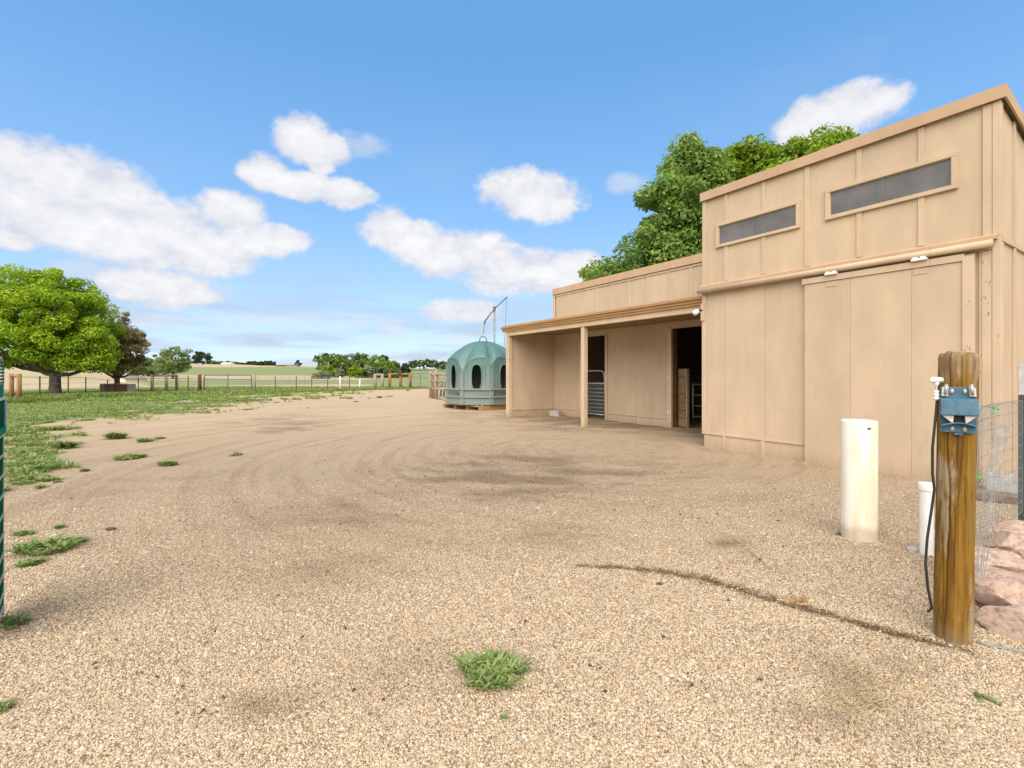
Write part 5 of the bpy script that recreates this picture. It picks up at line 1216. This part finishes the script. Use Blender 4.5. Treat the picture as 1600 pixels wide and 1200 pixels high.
tuft(92, 826, 16, 10, 'tiny upright weed right behind the spreading lower-left clump', 6)
tuft(12, 978, 62, 30, 'green weed at the foot of the green gate', 7, n=24)
tuft(2, 1112, 30, 22, 'weed cut by the left edge near the bottom', 8)
tuft(369, 712, 25, 13, 'small dense round weed alone on the gravel in the left middle', 9, n=12)
tuft(262, 727, 30, 14, 'small weed right of the sprawling one on the left gravel', 10)
tuft(203, 717, 50, 15, 'sprawling weed on the left gravel left of a smaller one', 11)
tuft(180, 686, 28, 20, 'upright weed on the left gravel at the edge of the grass', 12)
tuft(227, 690, 26, 12, 'weed pair member nearer the left grass edge', 13)
tuft(248, 686, 20, 7, 'weed pair member farther from the left grass edge', 14)
tuft(132, 736, 14, 9, 'tiny weed below the grass edge at the left', 15)
tuft(38, 754, 36, 9, 'flat weed at the left beside the green gate below the grass', 16)
tuft(90, 752, 14, 6, 'tiny flat weed right of the flat one by the gate', 17)
tuft(102, 700, 28, 22, 'bushy weed at the tip of the left grass patch', 18)
tuft(593, 622, 8, 6, 'dusty weed out on the far gravel, left of a few', 19); tuft(610, 620, 9, 3, 'flat dusty weed out on the far gravel, middle of a few', 20); tuft(637, 611, 6, 3, 'tiny weed at the far end of the gravel near the wire gate', 22)
tuft(556, 628, 10, 3, 'flat olive weed at the far end of the gravel left of a taller dusty one', 21)
tuft(1312, 838, 10, 10, 'tiny green sprout at the left foot of the wide white pipe', 23, n=5)
tuft(788, 1125, 12, 10, 'tiny grey-green sprout below the bright weed at the bottom centre', 24, n=4)
tuft(1540, 1092, 50, 12, 'thin grey-green sprig on the gravel at the lower right', 25, n=10)
# dry straw by the post
xy = []
for _ in range(170):
    c = G(random.gauss(1360, 45), random.gauss(1085, 32)); xy.append((c.x, c.y))
q = MB()
for x, y in xy:
    a = random.uniform(0, PI); l = random.uniform(.02, .07); z = gz(x, y)+.006; q.tube([(x-l*math.cos(a), y-l*math.sin(a), z), (x+l*math.cos(a), y+l*math.sin(a), z+random.uniform(0, .015))], .0012, 3, False)
o = q.build('straw', pmat('straw', [(.3, (.36, .27, .13)), (.7, (.55, .44, .25))], 8, .8)); o['kind'] = 'stuff'
# bits on the gravel
q = MB(); c = G(1247, 939)
for i, (dx, dz, a) in enumerate(((-.03, .012, .4), (.02, .016, -.3), (.045, .03, .9))):
    p = Vector((c.x+dx, c.y, gz(c.x, c.y)+.01)); u = Vector((math.cos(a), .4, math.sin(a)*.6))*.035; w2 = Vector((-math.sin(a)*.5, .8, .4))*.02
    q.prism([p-u, p-w2+Vector((0, 0, dz)), p+u, p+w2+Vector((0, 0, dz))], (0, 0, .003))
tag(q.build('dry_leaf', MAT['leafbrown']), 'curled brown dry leaf beside the dark furrow in the gravel', 'leaf')
def stone(px, py, r, label, m, seed):
    c = G(px, py); bm = bmesh.new(); bmesh.ops.create_icosphere(bm, subdivisions=2, radius=r); rg = np.random.default_rng(seed)
    for v in bm.verts: v.co *= 1+.2*rg.normal()*.5; v.co.z *= .55; v.co.x *= 1.4
    me = bpy.data.meshes.new('stone'); bm.to_mesh(me); bm.free(); o = link('stone', me, m, None, True); o.location = (c.x, c.y, gz(c.x, c.y)+r*.2); tag(o, label, 'stone'); return o
MAT['darkstone'] = pmat('dark_clod', [(.3, (.05, .035, .025)), (.7, (.11, .08, .06))], 20, .9, .4)
stone(173, 827, .035, 'dark brown clod on the gravel at the lower left', MAT['darkstone'], 1)
stone(1031, 912, .018, 'small dark stone just below the furrow in the gravel', MAT['darkstone'], 2)
stone(1430, 862, .05, 'pale flat stone left of the foot of the narrow capped pipe', MAT['concrete'], 3)
stone(1216, 813, .014, 'tiny dark stone on the gravel left of the wide white pipe', MAT['darkstone'], 4)
q = MB()
for _ in range(330):
    if random.random() < .7: c = G(random.gauss(800, 190), 735+abs(random.gauss(0, 45))-25)
    else: c = G(random.uniform(80, 1300), random.uniform(690, 1120))
    if c.dot(NV) > 8.5: continue
    a = random.uniform(0, PI); l = random.uniform(.006, .022); u = Vector((math.cos(a), math.sin(a), 0))*l; w2 = Vector((-math.sin(a), math.cos(a), 0))*l*.6; b = Vector((c.x, c.y, gz(c.x, c.y)))
    n = len(q.v); q.v += [tuple(b-u), tuple(b-w2), tuple(b+u), tuple(b+w2), tuple(b+Vector((0, 0, l*.8))+u*.2)]; q.f += [(n, n+1, n+4), (n+1, n+2, n+4), (n+2, n+3, n+4), (n+3, n, n+4)]
o = q.build('dirt_crumbs', MAT['darkstone']); o['kind'] = 'stuff'
# loose pebbles lying on the near gravel
def pebble_mat():
    m, nt, bs = new_mat('loose_pebble'); oi = N(nt, 'ShaderNodeObjectInfo'); c = ramp(nt, oi.outputs['Random'], STONES)
    geo = N(nt, 'ShaderNodeNewGeometry'); pos = geo.outputs['Position']
    dn = N(nt, 'ShaderNodeAttribute', attribute_name='wet', attribute_type='INSTANCER').outputs['Fac']
    c = mixc(nt, dn, c, mixc(nt, 1., c, (.34, .27, .20), 'MULTIPLY'))
    c = N(nt, 'ShaderNodeHueSaturation', inp={'Color': c, 'Saturation': 0.97}).outputs[0]
    nt.links.new(c, bs.inputs['Base Color']); bs.inputs['Roughness'].default_value = .7; bs.inputs['Specular IOR Level'].default_value = .3; return m
def pebbles(n):
    y = []; x = []; tot = 0
    while tot < n:
        yy = 1.5*(7.2/1.5)**rng.random(200000); xx = (rng.random(200000)*2-1)*1.16*yy
        w = np.clip((7.2-yy)/3.5, 0, 1); ok = rng.random(200000) < w*(.55+.45*fbm(xx*3, yy*3, 3))
        ok &= chan_dist(xx, yy) > .05*rng.random(200000)
        ok &= (xx*NV.x+yy*NV.y) < 8.7
        x.append(xx[ok]); y.append(yy[ok]); tot += ok.sum()
    x = np.concatenate(x)[:n]; y = np.concatenate(y)[:n]
    pts = np.column_stack([x, y, gheight(x, y)+.001])
    me = bpy.data.meshes.new('loose_pebbles'); me.vertices.add(n); me.vertices.foreach_set('co', pts.astype(np.float32).ravel()); me.update()
    add_attr(me, 'psize', .0022*(1+.55*np.abs(rng.normal(size=n)))*(1+.06*y)*np.where(rng.random(n) < .02, 1.9, 1.)); 
    dm = np.clip(damp_amount(x, y)*1.1, 0, .9); add_attr(me, 'wet', np.maximum(dm, chan_mask(x, y)*1.2*(rng.random(n) < .8)))
    rot = me.attributes.new('prot', 'FLOAT_VECTOR', 'POINT'); rot.data.foreach_set('vector', (rng.random((n, 3))*np.array([.8, .8, 6.28])).astype(np.float32).ravel())
    o = link('loose_pebbles', me, None); o['kind'] = 'stuff'
    ng = bpy.data.node_groups.new('pebbles', 'GeometryNodeTree'); ng.interface.new_socket('Geometry', in_out='INPUT', socket_type='NodeSocketGeometry'); ng.interface.new_socket('Geometry', in_out='OUTPUT', socket_type='NodeSocketGeometry')
    gi_ = ng.nodes.new('NodeGroupInput'); go = ng.nodes.new('NodeGroupOutput')
    ico = ng.nodes.new('GeometryNodeMeshIcoSphere'); ico.inputs['Radius'].default_value = 1; ico.inputs['Subdivisions'].default_value = 2
    tr = ng.nodes.new('GeometryNodeTransform'); tr.inputs['Scale'].default_value = (1.35, 1.0, .72)
    sm = ng.nodes.new('GeometryNodeSetShadeSmooth'); st_ = ng.nodes.new('GeometryNodeSetMaterial'); st_.inputs['Material'].default_value = pebble_mat()
    iop = ng.nodes.new('GeometryNodeInstanceOnPoints')
    at = ng.nodes.new('GeometryNodeInputNamedAttribute'); at.data_type = 'FLOAT'; at.inputs[0].default_value = 'psize'
    ar = ng.nodes.new('GeometryNodeInputNamedAttribute'); ar.data_type = 'FLOAT_VECTOR'; ar.inputs[0].default_value = 'prot'
    L = ng.links.new
    L(ico.outputs[0], tr.inputs['Geometry']); L(tr.outputs[0], sm.inputs['Geometry']); L(sm.outputs[0], st_.inputs['Geometry']); L(st_.outputs[0], iop.inputs['Instance'])
    L(gi_.outputs[0], iop.inputs['Points']); L(at.outputs[0], iop.inputs['Scale']); L(ar.outputs[0], iop.inputs['Rotation']); L(iop.outputs[0], go.inputs[0])
    mo = o.modifiers.new('pebbles', 'NODES'); mo.node_group = ng
pebbles(300000)
